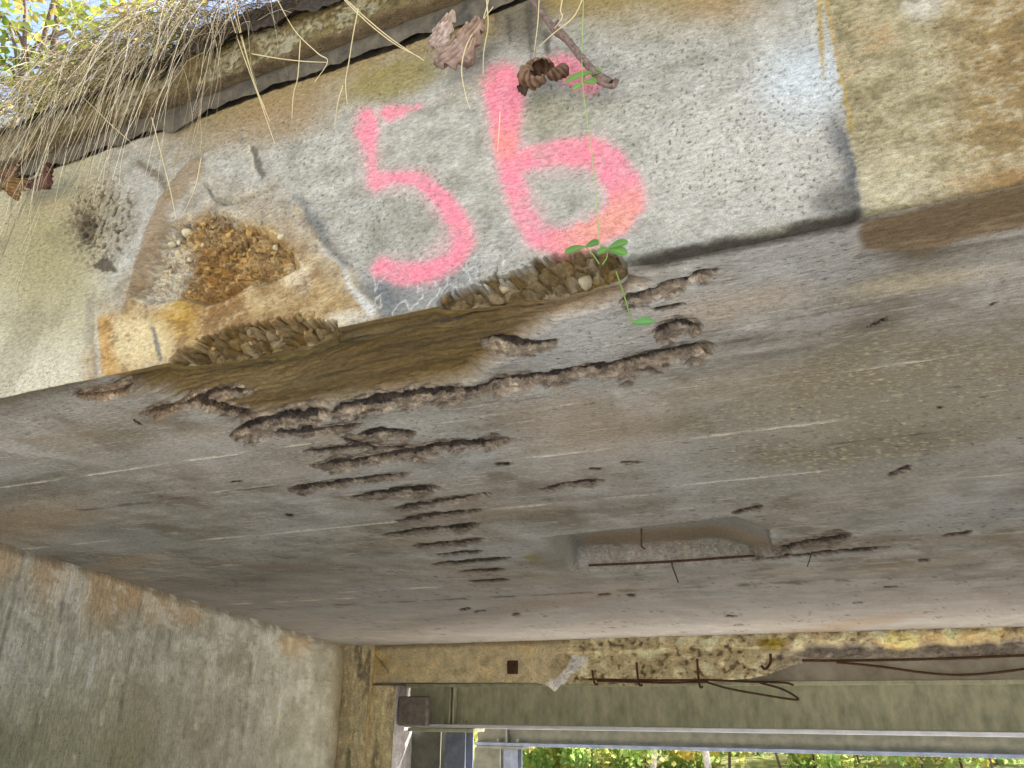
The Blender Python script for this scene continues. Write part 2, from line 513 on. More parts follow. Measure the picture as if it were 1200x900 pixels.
# right: ochre field behind a sharp drip line
bx = np.interp(py, [0, 40, 100, 150, 200, 255], [968, 978, 985, 990, 1004, 1011])
bx = bx + 3.0 * fbm(Zg * 40, Zg * 0 + 2, 3, 41)
rt = sst(-4, 6, vx + 5 * n_fin - bx)
pale = ell(wx, wy, 940, 98, 50, 44, -20, 0.7)
col = lay(col, (206, 216, 222), pale * (1 - rt) * 0.95)
col = lay(col, (216, 214, 206), ell(wx, wy, 860, 190, 120, 70, -10, 0.8) * (1 - rt) * 0.5)
dw = sst(34, 4, bx - wx + 10 * n_mid) * sst(110, 170, py) * (1 - rt)
col = lay(col, (98, 100, 102), dw * 0.9)
col = lay(col, (112, 110, 106), ell(wx, wy, 985, 235, 34, 16, 0, 0.6) * (1 - rt) * 0.8)
och = np.ones_like(col) * lin((172, 162, 128))
och = lay(och, (200, 193, 164), sst(150, 235, wy + 14 * n_mid) * sst(1180, 1060, wx) * 0.85)
och = lay(och, (154, 130, 86), sst(1060, 1150, wx + 30 * n_big) * sst(240, 150, wy) * 0.85)
och = lay(och, (144, 116, 74), sst(1120, 1230, wx + 30 * n_big) * 0.6)
och = lay(och, (206, 204, 192), ell(wx, wy, 1080, 8, 24, 16, 0, 0.6) * 0.8)
och = lay(och, (120, 108, 76), sst(0.0, 0.5, n_mid + 0.5 * n_fin) * 0.55)
och = lay(och, (206, 198, 168), sst(0.0, 0.5, -n_mid - 0.6 * n_fin) * 0.5)
och = lay(och, (168, 126, 72), sst(0.1, 0.5, n_big - 0.3 * n_mid) * 0.5)
col = col + (och - col) * rt[..., None]
for pts in ([(960, 0, 3), (962, 50, 3), (965, 92, 1)], [(968, 0, 3), (980, 60, 2), (998, 150, 2)]):
    col = lay(col, (186, 160, 88), stroke(vx, vy, pts, 2.5) * 0.8)
# rusty trapezium under the knocked-out patch
trap = [(113, 372), (116, 444), (205, 424), (300, 408), (390, 392), (432, 368), (408, 335), (382, 292), (352, 238), (268, 222), (212, 240), (172, 292), (146, 366)]
big_x = px + 26 * fbm(Sg * 5, Zg * 5, 4, 91) + 8 * n_mid; big_y = py + 22 * fbm(Sg * 5 + 9, Zg * 5, 4, 92) + 6 * n_mid
tr = np.maximum(poly(wx, wy, trap, 4) * sst(318, 372, wy), poly(big_x + 10 * n_big, big_y, trap, 30) * (0.45 + 0.55 * sst(240, 330, wy)))
tr = np.maximum(tr, poly(big_x, big_y, [(165, 340), (180, 285), (225, 245), (300, 262), (350, 300), (330, 345)], 9))
o2 = np.ones_like(col) * lin((174, 148, 104))
o2 = lay(o2, (222, 205, 160), ell(wx, wy, 160, 402, 46, 30, 0, 0.6))
o2 = lay(o2, (200, 160, 96), stroke(wx, wy, [(122, 375, 9), (124, 440, 9)], 7) * 0.9)
o2 = lay(o2, (198, 160, 70), ell(big_x, wy, 212, 372, 26, 22, 0, 0.8) * 0.85)
o2 = lay(o2, (140, 108, 66), ell(wx, wy, 258, 366, 30, 28, 0, 0.6) * 0.9)
o2 = lay(o2, (160, 118, 60), ell(wx, wy, 248, 318, 36, 34, 0, 0.7) * 0.9)
o2 = lay(o2, (216, 200, 170), ell(wx, wy, 346, 322, 17, 22, -20, 0.35) * 0.95)
o2 = lay(o2, (202, 196, 178), ell(wx, wy, 190, 318, 28, 44, 20, 0.35) * 0.95)
o2 = lay(o2, (160, 144, 122), ell(wx, wy, 232, 236, 34, 22, 0, 0.6) * 0.9)
o2 = lay(o2, (128, 96, 56), sst(0.05, 0.5, n_mid + 0.5 * n_fin) * 0.6)
o2 = lay(o2, (224, 206, 160), sst(0.05, 0.5, -n_mid - 0.5 * n_fin) * 0.4)
o2 = lay(o2, (222, 216, 196), ell(wx, wy, 400, 378, 26, 12, -15, 0.5) * 0.8)
col = col + (o2 - col) * tr[..., None]
col = lay(col, (196, 162, 98), stroke(big_x, big_y, [(350, 236, 4), (384, 292, 5), (408, 336, 5)], 8) * 0.5)
col = lay(col, (222, 224, 220), stroke(wx + 4 * n_mid, wy + 6 * n_mid, [(376, 285, 1), (398, 312, 4), (408, 336, 3), (430, 362, 7)], 5) * 0.85)
col = lay(col, (106, 110, 112), stroke(wx + 6 * n_mid, wy + 8 * n_mid, [(348, 232, 2), (366, 258, 9), (385, 285, 5), (400, 312, 5)], 7) * 0.8)
col = lay(col, (214, 216, 208), stroke(vx, vy, [(112, 372, 1.5), (116, 442, 2)], 2) * 0.7)
col = lay(col, (132, 128, 116), stroke(wx, wy, [(108, 350, 6), (110, 440, 4)], 6) * 0.5)
for pts, c in (([(180, 386, 2.5), (189, 421, 2.5)], (132, 130, 124)), ([(298, 176, 4), (309, 207, 4)], (108, 106, 98)), ([(293, 172, 1.2), (299, 205, 1.2)], (214, 206, 184)), ([(283, 150, 2), (285, 168, 2)], (140, 136, 124))):
    col = lay(col, c, stroke(vx, vy, pts, 1.5) * 0.9)
# honeycombed dark area
hc = ell(wx, wy, 118, 258, 36, 48, 15, 0.5)
hp = sst(0.12, 0.35, fbm(Sg * 55, Zg * 55, 3, 51))
col = lay(col, (150, 140, 116), hc * 0.6)
col = lay(col, (74, 64, 48), hc * hp * 0.95)
col = lay(col, (84, 74, 58), ell(vx + 8 * n_mid, vy + 8 * n_fin, 100, 266, 13, 20, 0, 0.4) * 0.8)
col = lay(col, (84, 78, 62), poly(vx, vy, [(107, 311), (127, 300), (138, 319), (120, 318)], 1.5) * 0.9)
col = lay(col, (96, 80, 58), stroke(vx, vy, [(165, 193, 4), (190, 210, 5), (200, 235, 3)], 4) * 0.7)
# brown ridge
ridge = stroke(wx, wy, [(232, 196, 10), (196, 240, 9), (176, 290, 8), (158, 340, 7), (148, 368, 6)], 4)
col = lay(col, (146, 122, 88), ridge * 0.7)
# general splash pits, drawn as single dark pores
pore = sst(0.46, 0.60, fbm(Sg * 150, Zg * 150, 2, 61)) * sst(-0.35, 0.25, fbm(Sg * 3, Zg * 3, 3, 62))
col = lay(col, (96, 94, 86), pore * 0.8 * (1 - 0.5 * rt))

# spray paint
def spray(strokes, soft):
    m = np.zeros(px.shape)
    for st in strokes:
        e, _, _ = seg_d(vx, vy, st)
        m = np.maximum(m, sst(soft, -soft, e + 3.2 * n_fin))
    return m
five = spray([[(430, 138, 10), (430, 155, 13), (434, 178, 5), (436, 195, 5), (440, 212, 11)],
              [(440, 212, 11), (462, 207, 6), (492, 210, 8), (520, 234, 10), (538, 262, 12), (544, 285, 12), (530, 308, 11), (500, 320, 11), (470, 322, 12), (448, 314, 11)]], 6.5)
five = np.maximum(five, spray([[(456, 133, 9), (468, 130, 8)], [(470, 130, 4), (492, 124, 2)]], 6) * 0.95)
six = spray([[(590, 99, 24), (592, 120, 21), (592, 150, 16), (594, 175, 13), (602, 215, 12), (612, 250, 13), (630, 276, 14), (660, 285, 15)],
             [(614, 188, 12), (650, 178, 14), (690, 178, 18), (716, 192, 19), (730, 215, 20), (734, 236, 20), (722, 258, 16), (695, 274, 14), (660, 285, 14)],
             [(656, 76, 16), (676, 86, 17), (692, 98, 12)]], 6.5)
sprayhalo5 = spray([[(430, 145, 16), (434, 195, 10), (440, 212, 14), (492, 210, 13), (540, 270, 17), (500, 320, 17), (448, 314, 14)]], 12)
sprayhalo6 = spray([[(590, 98, 26), (592, 150, 20), (602, 215, 17), (630, 276, 19), (660, 285, 20), (722, 258, 22), (734, 230, 26), (700, 182, 24), (614, 188, 17)]], 13)
col = lay(col, (226, 196, 192), np.clip(spray([[(590, 98, 30), (592, 150, 22), (602, 215, 18), (630, 276, 20)]], 14), 0, 1) * 0.18)
thin = np.clip(0.95 - 0.42 * sst(-0.1, 0.55, n_mid) - 0.25 * sst(0.0, 0.5, n_big) - 0.4 * pore, 0, 1)
col = lay(col, (244, 190, 196), np.maximum(sprayhalo5, sprayhalo6) * 0.35)
col = lay(col, (250, 146, 168), five * thin)
col = lay(col, (250, 146, 168), six * thin)
col = lay(col, (240, 172, 150), six * ell(wx, wy, 715, 262, 60, 30, -25, 0.7) * 0.8)
col = lay(col, (250, 156, 140), six * ell(wx, wy, 592, 170, 20, 18, 0, 0.8) * 0.6)
paint = np.maximum(five, six)
col = lay(col, (190, 176, 168), paint * sst(0.42, 0.7, n_fin + 0.35 * pore) * 0.7)
# arris shade painted over algae at the right, rusty green near the broken edges
lift = edge_y - py
col = lay(col, (50, 47, 40), sst(15, 5, lift + 5 * n_mid) * sst(690, 760, px) * sst(1030, 1000, px) * 0.95)
col = lay(col, (92, 84, 60), sst(10, 1, lift + 5 * n_mid) * sst(1000, 1030, px) * 0.8)

# relief of the fascia
es = lambda x: S_of(on_z(x, 465 - 0.2083 * x))
def ramp_s(xs, vs):
    return np.interp(cs, [es(x) for x in xs], vs)
hb = ramp_s([196, 206, 225, 262, 300, 345, 385, 396], [0, 0.022, 0.034, 0.05, 0.046, 0.044, 0.022, 0]) + \
     ramp_s([508, 520, 560, 600, 640, 690, 726, 736], [0, 0.014, 0.03, 0.040, 0.056, 0.046, 0.026, 0])
hb = hb * (1 + 0.30 * fbm(cs * 30, cs * 0, 3, 71)) + (hb > 0.004) * 0.006 * fbm(cs * 90, cs * 0 + 3, 2, 72)
hb = np.maximum(hb, 0)
arris = 0.004 + 0.004 * np.abs(fbm(cs * 14, cs * 0 + 7, 4, 73)) + 0.012 * sst(es(735), es(770), cs) * sst(es(1020), es(990), cs)
zz = Zg - H
wob = 0.006 * fbm(Sg * 40, Zg * 40, 3, 75)
cA1, cA2, cAr = cells(Sg * 30 + wob * 40, Zg * 52 - wob * 40, 76)
cB1, cB2, cBr = cells(Sg * 95 + wob * 90, Zg * 110, 77)
zz_b = zz + (cAr - 0.5) * 0.020                # the break follows stone outlines
brk = sst(-0.001, 0.0015, hb[None] - zz_b) * (hb[None] > 0.004)
rock = 1 - np.abs(fbm(Sg * 17, Zg * 17, 4, 74))
rec = brk * (0.016 + np.maximum(hb[None] - zz, 0) * 0.85 + (0.018 * (cAr - 0.5) + 0.012 * sst(0.0, 0.7, cA1) + 0.008 * sst(0.22, 0.0, cA2) + 0.003 * (cBr - 0.5)) * sst(0.0, 0.008, zz))
rec = np.maximum(rec, 0) + np.maximum(arris[None] - zz, 0) * (1 - brk) * 0.8
a_edge = rec[0].copy()
col = lay(col, (122, 106, 74), brk * 0.95)
col = lay(col, (158, 146, 120), brk * sst(0.55, 0.75, cAr) * 0.8)
col = lay(col, (96, 78, 44), brk * sst(0.35, 0.15, cAr) * 0.8)
col = lay(col, (70, 56, 32), brk * sst(0.16, 0.02, cA2) * 0.7)
col = lay(col, (152, 140, 118), brk * sst(0.1, 0.5, n_mid) * sst(590, 640, px) * 0.8)
col = lay(col, (128, 104, 40), brk * sst(0.0, 0.5, -n_mid) * 0.6)
# knocked-out patch with loose aggregate
pat = poly(wx, wy, [(158, 346), (176, 292), (206, 262), (240, 244), (292, 262), (334, 286), (350, 312), (310, 330), (268, 346), (236, 352), (200, 352)], 5)
cP1, cP2, cPr = cells(Sg * 70 + 4 * wob * 60, Zg * 80, 78)
o_p = pat * (1 - ell(wx, wy, 190, 318, 28, 44, 20, 0.35))
col = lay(col, (196, 158, 92), o_p * sst(0.6, 0.8, cPr) * 0.6)
col = lay(col, (112, 82, 44), o_p * sst(0.4, 0.2, cPr) * 0.6)
col = lay(col, (84, 62, 36), o_p * sst(0.18, 0.02, cP2) * 0.6)
rec = rec + pat * (0.010 * (cPr - 0.5) + 0.010 * sst(0, 0.7, cP1) + 0.018 + 0.014 * fbm(Sg * 20, Zg * 20, 4, 81) + 0.006 * fbm(Sg * 60, Zg * 60, 3, 82))
rec = rec - ridge * 0.012 + hc * hp * 0.010 + ell(vx + 8 * n_mid, vy + 8 * n_fin, 100, 266, 13, 20, 0, 0.4) * 0.010
rec = rec + stroke(vx, vy, [(240, 214, 1), (250, 232, 1.5), (268, 239, 1.6), (298, 231, 1.6), (326, 219, 0.6)], 1.4) * 0.012
scab = ell(wx, wy, 290, 185, 46, 44, 20, 0.25)
rec = rec - scab * 0.006
rec = rec + 0.0025 * n_mid + 0.0016 * n_fin + 0.006 * n_big + pore * 0.003
rec = rec + sst(0.012, 0.0, FTOP - Zg + 0.006 * n_fin) * 0.01
rec_f = rec.copy()
def rec_at(x, y):
    p = on_d(x, y, DF); return float(rec_f[min(269, max(0, int(round((p[2] - H) / (FTOP - H) * 269)))), min(len(cs) - 1, int(np.searchsorted(cs, p @ E)))])
Pf = sdz(Sg, DF + rec, Zg)
place_f = np.stack([Sg, rec, Zg], -1)
colf = np.concatenate([np.clip(col * KF, 0, 0.9), np.clip(np.maximum(np.maximum(brk * 0.08, pat * 0.2), hc * 0.6), 0, 1)[..., None]], -1)
q = grid_faces(*px.shape)
fc = lambda m: m.reshape(-1)[q].mean(1)
in5, in6 = fc(five) > 0.4, fc(six) > 0.4
fascia = sheet('fascia', Pf, colf, place_f, M['fascia'], bridge, False, q[~(in5 | in6)])
n5 = sheet('painted_numeral', Pf, colf, place_f, M['fascia'], fascia, False, q[in5])
n6 = sheet('painted_numeral', Pf, colf, place_f, M['fascia'], fascia, False, q[in6 & ~in5])
n5['label'] = 'pink spray painted numeral 5'
n6['label'] = 'pink spray painted numeral 6'

# ---- soffit: the underside of the slab
KS = np.array([1.58, 1.61, 1.60])
rows_y = np.linspace(256.5, 740.5, 400)
rd = np.array([on_z(1000, y) @ N for y in rows_y]); rd[0] = DF; rd[-1] = DB + 0.3
sL = s_wall(rd) - 0.05
def s_at(x, d):                               # s on the soffit at depth d seen in column x
    lo, hi = -40.0, 40.0
    for _ in range(60):
        mid = (lo + hi) / 2
        if project(sdz(mid, d, H))[0] < x: lo = mid
        else: hi = mid
    return mid
sA = np.maximum(np.array([s_at(-60, d) for d in rd]), sL + 0.02)
sB = np.array([s_at(1260, d) for d in rd])
u1, u2, u3 = np.linspace(0, 1, 30, endpoint=False), np.linspace(0, 1, 760, endpoint=False), np.linspace(0, 1, 40)
Sg = np.concatenate([sL[:, None] + (sA - sL)[:, None] * u1, sA[:, None] + (sB - sA)[:, None] * u2, sB[:, None] + (np.maximum(S_END, sB + 0.5) - sB)[:, None] * u3], 1)
Dg = np.repeat(rd[:, None], Sg.shape[1], 1)
px, py = project(sdz(Sg, Dg, H))
# streak coordinates: long along the boards, short across, coarser with distance
lD = np.log(Dg)
n_st = fbm(Sg * 2.2 / Dg ** 0.5, lD * 34, 5, 101, 0.6)
n_st2 = fbm(Sg * 16 / Dg ** 0.5, lD * 80, 4, 102, 0.6)
n_iso = fbm(Sg * 3.4, Dg * 2.6, 6, 108, 0.62)
n_bl = fbm(Sg * 2.4 / Dg ** 0.6, lD * 9, 5, 103)
n_r = fbm(Sg * 20 / Dg ** 0.7, lD * 80, 5, 104, 0.6)
n_r2 = fbm(Sg * 55 / Dg ** 0.7, lD * 190, 3, 105)
wx = px + 9 * fbm(Sg * 8 / Dg ** 0.7, lD * 20, 4, 106); wy = py + 4 * fbm(Sg * 8 / Dg ** 0.7, lD * 24 + 5, 4, 107)
vx = px + 6 * n_r + 2 * n_r2; vy = py + 3.0 * n_r + 1.8 * n_r2
col = np.ones(px.shape + (3,)) * lin((136, 131, 122))
col = lay(col, (114, 108, 96), sst(0.0, 0.5, n_st) * 0.40)
col = lay(col, (160, 155, 147), sst(0.05, 0.55, -n_st) * 0.40)
col = lay(col, (106, 98, 84), sst(0.02, 0.40, n_iso) * 0.75)
col = lay(col, (166, 163, 157), sst(0.05, 0.42, -n_iso) * 0.65)
cool = fbm(Sg * 0.9, Dg * 1.3 + 3, 4, 109)
col = lay(col, (150, 151, 150), sst(0.0, 0.45, cool) * 0.5)
col = lay(col, (142, 126, 104), sst(0.05, 0.5, -cool) * 0.45)
scr_ = sst(0.36, 0.52, fbm(Sg * 9 / Dg ** 0.5, lD * 150, 3, 110))
col = lay(col, (178, 172, 160), scr_ * 0.5)
col = lay(col, (108, 101, 86), sst(0.15, 0.6, n_bl) * 0.4)
col = lay(col, (146, 142, 138), sst(0.1, 0.6, -n_bl) * 0.5)
col = lay(col, (92, 86, 72), sst(0.25, 0.55, n_st2) * 0.35)
# cooler grey far part, olive flecked right
col = lay(col, (150, 147, 148), sst(650, 715, wy + 20 * n_bl) * 0.6)
col = lay(col, (122, 114, 92), ell(wx, wy, 1040, 480, 200, 80, -12, 0.7) * 0.6)
fl = sst(0.30, 0.5, fbm(Sg * 75 / Dg ** .7, lD * 190, 3, 111) + 0.25 * n_iso) * ell(wx, wy, 1040, 490, 230, 80, -14, 0.6)
col = lay(col, (172, 164, 130), fl * 0.75)
for (x, y, rx, ry, a, c) in ((838, 362, 70, 20, 0.5, (152, 134, 112)), (910, 345, 40, 12, 0.4, (152, 136, 116)), (700, 512, 90, 34, 0.45, (152, 134, 110)), (640, 480, 60, 20, 0.35, (152, 136, 114)),
                             (20, 612, 80, 22, 0.55, (158, 138, 112)), (150, 658, 40, 7, 0.45, (158, 138, 112)), (680, 700, 80, 10, 0.4, (158, 140, 122)), (980, 735, 90, 6, 0.6, (136, 116, 94)), (1080, 330, 90, 10, 0.5, (170, 158, 130)),
                             (250, 520, 120, 16, 0.5, (150, 146, 138)), (480, 500, 60, 12, 0.6, (156, 156, 150)), (300, 560, 80, 12, 0.4, (152, 146, 136))):
    col = lay(col, c, ell(wx, wy, x, y, rx, ry, -9, 0.7) * a)
for (x, y, rx, ry, a) in ((300, 675, 110, 12, 0.4), (90, 560, 80, 14, 0.35), (700, 600, 120, 9, 0.3), (905, 415, 60, 4, 0.6), (1020, 380, 30, 7, 0.55), (885, 398, 34, 6, 0.6), (560, 720, 120, 6, 0.3), (840, 620, 60, 12, 0.45)):
    col = lay(col, (92, 86, 74), ell(wx, wy, x, y, rx, ry, -8, 0.7) * a)
# board joints: thin pale fins of cement
fin = np.zeros(px.shape)
for (x, y, x0, x1) in ((150, 550, -60, 370), (300, 627, 235, 520), (640, 478, 430, 820), (650, 533, 590, 830), (700, 585, 590, 760), (330, 705, 270, 480), (60, 640, -20, 130), (1000, 490, 800, 1010), (900, 558, 790, 970), (1060, 340, 880, 1100), (430, 555, 250, 330), (200, 668, 160, 270), (1100, 420, 980, 1200), (1130, 560, 1000, 1200), (470, 690, 400, 560)):
    dd = float(on_z(x, y) @ N)
    ly = 814 - (814 - y) * (px + 1679) / (x + 1679)
    m = sst(1.1, 0.2, np.abs(py - ly + 0.8 * n_r)) * sst(x0 - 20, x0 + 20, px) * sst(x1 + 30, x1 - 20, px) * sst(-0.35, 0.25, fbm(Sg * 3, Dg * 0 + dd * 7, 3, 121))
    fin = np.maximum(fin, m)
col = lay(col, (206, 198, 180), fin * 0.8)
hole = sst(0.46, 0.58, fbm(Sg * 62 / Dg ** 0.7, lD * 150, 3, 123)) * sst(-0.3, 0.3, fbm(Sg * 1.5, Dg * 1.5, 3, 124))
col = lay(col, (72, 64, 54), hole * 0.75)
for (x, y, x0, x1, w) in ((930, 372, 800, 1090, 0.9), (870, 398, 800, 930, 2.0), (980, 520, 830, 1130, 0.7), (700, 455, 600, 720, 0.6), (200, 585, 60, 330, 0.7), (1100, 455, 1000, 1200, 1.0), (780, 690, 600, 1000, 0.6), (480, 705, 300, 640, 0.6)):
    ly = 814 - (814 - y) * (px + 1679) / (x + 1679)
    m = sst(w + 0.9, w - 0.3, np.abs(py - ly + 1.6 * n_r)) * sst(x0 - 20, x0 + 20, px) * sst(x1 + 30, x1 - 20, px) * sst(-0.25, 0.3, fbm(Sg * 5, Dg * 0 + y, 4, 125))
    col = lay(col, (70, 62, 50), m * 0.7)
# wet olive-brown stain inside the edge
ol = poly(wx, wy, [(112, 430), (205, 402), (385, 372), (510, 345), (700, 318), (760, 330), (700, 356), (646, 372), (600, 412), (545, 448), (430, 470), (330, 488), (285, 492), (232, 470), (160, 456)], 9)
oc = np.ones_like(col) * lin((94, 75, 36))
oc = lay(oc, (58, 47, 24), sst(0.0, 0.5, n_st) * 0.8)
oc = lay(oc, (112, 94, 58), sst(0.0, 0.5, -n_bl) * 0.7)
oc = lay(oc, (126, 104, 26), stroke(wx, wy, [(500, 372, 4), (600, 356, 5), (680, 342, 3)], 7) * 0.8)
oc = lay(oc, (96, 84, 22), stroke(wx, wy, [(200, 428, 6), (300, 420, 8), (400, 412, 5)], 9) * 0.7)
oc = lay(oc, (142, 120, 92), sst(560, 700, wx) * 0.7)
oc = lay(oc, (30, 24, 16), stroke(wx, wy, [(300, 432, 1), (392, 412, 1.6), (480, 392, 1), (560, 372, 2), (640, 352, 2), (720, 334, 1.5)], 1.6) * 0.8)
col = col + (oc - col) * (ol * 0.94)[..., None]
# brown stain at the right edge, dark strips along the arris
br = poly(wx, wy, [(1005, 258), (1230, 205), (1230, 262), (1130, 280), (1075, 300), (1010, 290)], 6)
bc = lay(np.ones_like(col) * lin((92, 74, 46)), (126, 106, 78), sst(-0.1, 0.5, n_bl + 0.5 * n_r))
col = col + (bc - col) * (br * 0.9)[..., None]
col = lay(col, (76, 68, 54), stroke(wx, wy, [(1010, 300, 4), (1090, 298, 7), (1220, 276, 3)], 5) * 0.6)
col = lay(col, (62, 55, 44), sst(9, 1, py - (465 - 0.2083 * px) + 4 * n_r) * sst(720, 780, px) * sst(1060, 1000, px) * 0.8)  # arris shade at the right, continued in the soffit colour
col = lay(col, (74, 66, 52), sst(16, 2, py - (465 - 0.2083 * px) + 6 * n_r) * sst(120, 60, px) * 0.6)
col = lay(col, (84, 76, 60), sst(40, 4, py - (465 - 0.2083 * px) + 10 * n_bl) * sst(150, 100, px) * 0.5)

# spalls over the near-surface bars: spine (where the bar slot is), reach towards the edge (up) and inwards (down) in picture pixels
SPALLS = [
    ([(84, 462), (118, 464), (156, 455)], 16, 9, 0.030), ([(163, 484), (215, 473), (262, 463), (300, 462)], 6, 15, 0.028),
    ([(270, 509), (292, 497), (340, 488), (388, 482)], 9, 27, 0.040), ([(380, 484), (440, 470), (500, 461), (558, 455)], 4, 22, 0.034),
    ([(572, 450), (600, 444), (628, 440)], 9, 19, 0.040), ([(628, 442), (664, 434), (690, 430), (722, 427)], 4, 20, 0.030),
    ([(716, 428), (760, 417), (800, 408), (838, 404)], 8, 32, 0.042), ([(560, 410), (600, 404), (655, 397)], 2, 22, 0.026),
    ([(420, 509), (448, 503), (488, 506)], 3, 16, 0.026), ([(364, 546), (420, 539), (470, 531), (520, 522), (603, 514)], 11, 15, 0.044),
    ([(400, 512), (440, 525), (480, 523)], 12, 10, 0.020),
    ([(336, 573), (370, 568), (420, 561), (482, 554)], 3, 11, 0.030), ([(408, 583), (440, 577), (475, 572), (515, 570)], 4, 14, 0.032),
    ([(460, 596), (500, 589), (540, 583), (578, 578)], 4, 9, 0.034), ([(464, 610), (510, 602), (565, 597)], 3, 8, 0.032),
    ([(448, 627), (490, 621), (530, 617), (566, 613)], 3, 9, 0.036), ([(484, 640), (530, 635), (568, 631)], 3, 8, 0.034),
    ([(512, 650), (540, 647), (566, 645)], 2, 5, 0.030), ([(506, 661), (550, 657), (600, 653)], 2, 5, 0.036),
    ([(538, 670), (565, 668), (592, 667)], 2, 4, 0.03), ([(550, 681), (597, 679)], 1.5, 3, 0.03),
    ([(632, 573), (665, 566), (708, 562)], 3, 11, 0.026), ([(764, 388), (795, 376), (824, 382)], 8, 20, 0.026),
    ([(724, 352), (770, 336), (806, 322), (842, 312)], 4, 24, 0.036), ([(640, 352), (690, 342), (728, 330)], 2, 9, 0.02),
    ([(764, 362), (802, 355)], 2, 5, 0.012), ([(904, 646), (950, 634), (998, 626)], 9, 12, 0.04), ([(880, 656), (960, 648), (1045, 641)], 2, 4, 0.05),
    ([(858, 600), (895, 592)], 4, 6, 0.012), ([(1040, 556), (1068, 544)], 3, 7, 0.014), ([(1104, 628), (1140, 622)], 3, 5, 0.02), ([(1014, 384), (1040, 372)], 5, 5, 0.006),
    ([(580, 544), (600, 543)], 2, 4, 0.010), ([(728, 542), (752, 541)], 2, 4, 0.010), ([(690, 549), (705, 549)], 1, 3, 0.01),
    ([(1076, 656), (1090, 656)], 2, 4, 0.015), ([(1036, 688), (1052, 688)], 2, 3, 0.03), ([(538, 715), (552, 712)], 2, 3, 0.03), ([(556, 717), (570, 715)], 1.5, 2.5, 0.03), ([(600, 720), (610, 718)], 1.5, 4, 0.03),
    ([(850, 722), (870, 721)], 1.5, 2, 0.04), ([(860, 733), (870, 732)], 1.5, 2, 0.04), ([(1000, 707), (1012, 706)], 1.5, 2, 0.03), ([(700, 697), (716, 696)], 1.5, 3, 0.02), ([(735, 697), (745, 697)], 1.5, 3, 0.02),
    ([(540, 459), (582, 449)], 4, 15, 0.030), ([(612, 443), (645, 438)], 4, 15, 0.030), ([(698, 431), (736, 423)], 4, 17, 0.032), ([(228, 472), (262, 480), (300, 491)], 5, 12, 0.020), ([(318, 506), (370, 503), (425, 496)], 6, 13, 0.018), ([(355, 528), (400, 524), (440, 518)], 5, 8, 0.016),
    ([(156, 492), (166, 498)], 3, 3, 0.010), ([(334, 603), (344, 604)], 2, 3, 0.01), ([(270, 565), (284, 564)], 1.5, 2.5, 0.008), ([(186, 582), (190, 582)], 1.5, 2, 0.008), ([(1160, 358), (1168, 354)], 2, 2, 0.006), ([(1098, 478), (1104, 476)], 2, 2, 0.006),
]
up = np.zeros(px.shape); rough_m = np.zeros(px.shape); slot = np.zeros(px.shape); slot_shade = np.zeros(px.shape)
ppm = (py - project(sdz(Sg, Dg, H + 0.01))[1]) / 0.01      # picture pixels per metre of height
for (sp, wa, wb_, dep) in SPALLS:
    xs_ = [p[0] for p in sp]; ys_ = [p[1] for p in sp]
    R = max(wa, wb_) + 14
    rsel = (px > min(xs_) - R) & (px < max(xs_) + R) & (py > min(ys_) - R) & (py < max(ys_) + R)
    if not rsel.any(): continue
    k_w = min(1.0, wb_ / 9.0)
    X, Y = px[rsel] + 3.0 * n_r[rsel] * k_w, py[rsel] + (1.5 * n_r[rsel] + 0.7 * n_r2[rsel]) * k_w
    _, raw, side = seg_d(X, Y, [(p[0], p[1]) for p in sp])
    # taper at both ends
    tx = np.clip((X - min(xs_)) / (max(xs_) - min(xs_) + 1e-6), 0, 1)
    tap = np.clip(np.minimum(tx, 1 - tx) * 7, 0, 1) ** 0.6
    lobes = np.clip(0.80 + 0.50 * fbm(X / 34.0, Y / 60.0, 3, 131) + 0.22 * n_r[rsel] + 0.16 * n_r2[rsel], 0.15, 1.4)
    wA = np.maximum(wa * tap * lobes, 1.0); wB = np.maximum(wb_ * tap * lobes, 1.2)
    over = (X < min(xs_) - 3) | (X > max(xs_) + 3)
    hgt = np.where(side < 0, 0.20 * sst(1.02, 0.6, raw / wA), 0.26 * sst(1.02, 0.80, raw / wB) + 0.74 * sst(0.75, 0.15, raw / wB))
    hgt = np.where(over, 0, hgt) * tap
    msk = np.where(over, 0, np.where(side < 0, sst(1.1, 0.7, raw / wA), sst(1.05, 0.85, raw / wB)))
    up[rsel] = np.maximum(up[rsel], hgt * dep)
    rough_m[rsel] = np.maximum(rough_m[rsel], msk)
    slot[rsel] = np.maximum(slot[rsel], sst(2.4, 1.2, np.abs(side - 1.0)) * sst(-0.45, 0.0, fbm(X / 34.0, Y / 50.0, 3, 133) + 0.1) * (raw < 5) * min(1.0, wb_ / 6.0) * tap * (~over))
    # cavity shade deep in each slot, painted near-black over rusty brown
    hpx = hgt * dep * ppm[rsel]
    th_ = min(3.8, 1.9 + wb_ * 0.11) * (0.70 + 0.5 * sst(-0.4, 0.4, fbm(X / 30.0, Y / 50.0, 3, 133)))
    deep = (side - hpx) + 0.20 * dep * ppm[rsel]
    slot_shade[rsel] = np.maximum(slot_shade[rsel], sst(th_ + 1.0, th_ - 1.0, deep) * (side > -0.5) * (raw < wB) * tap * (~over))
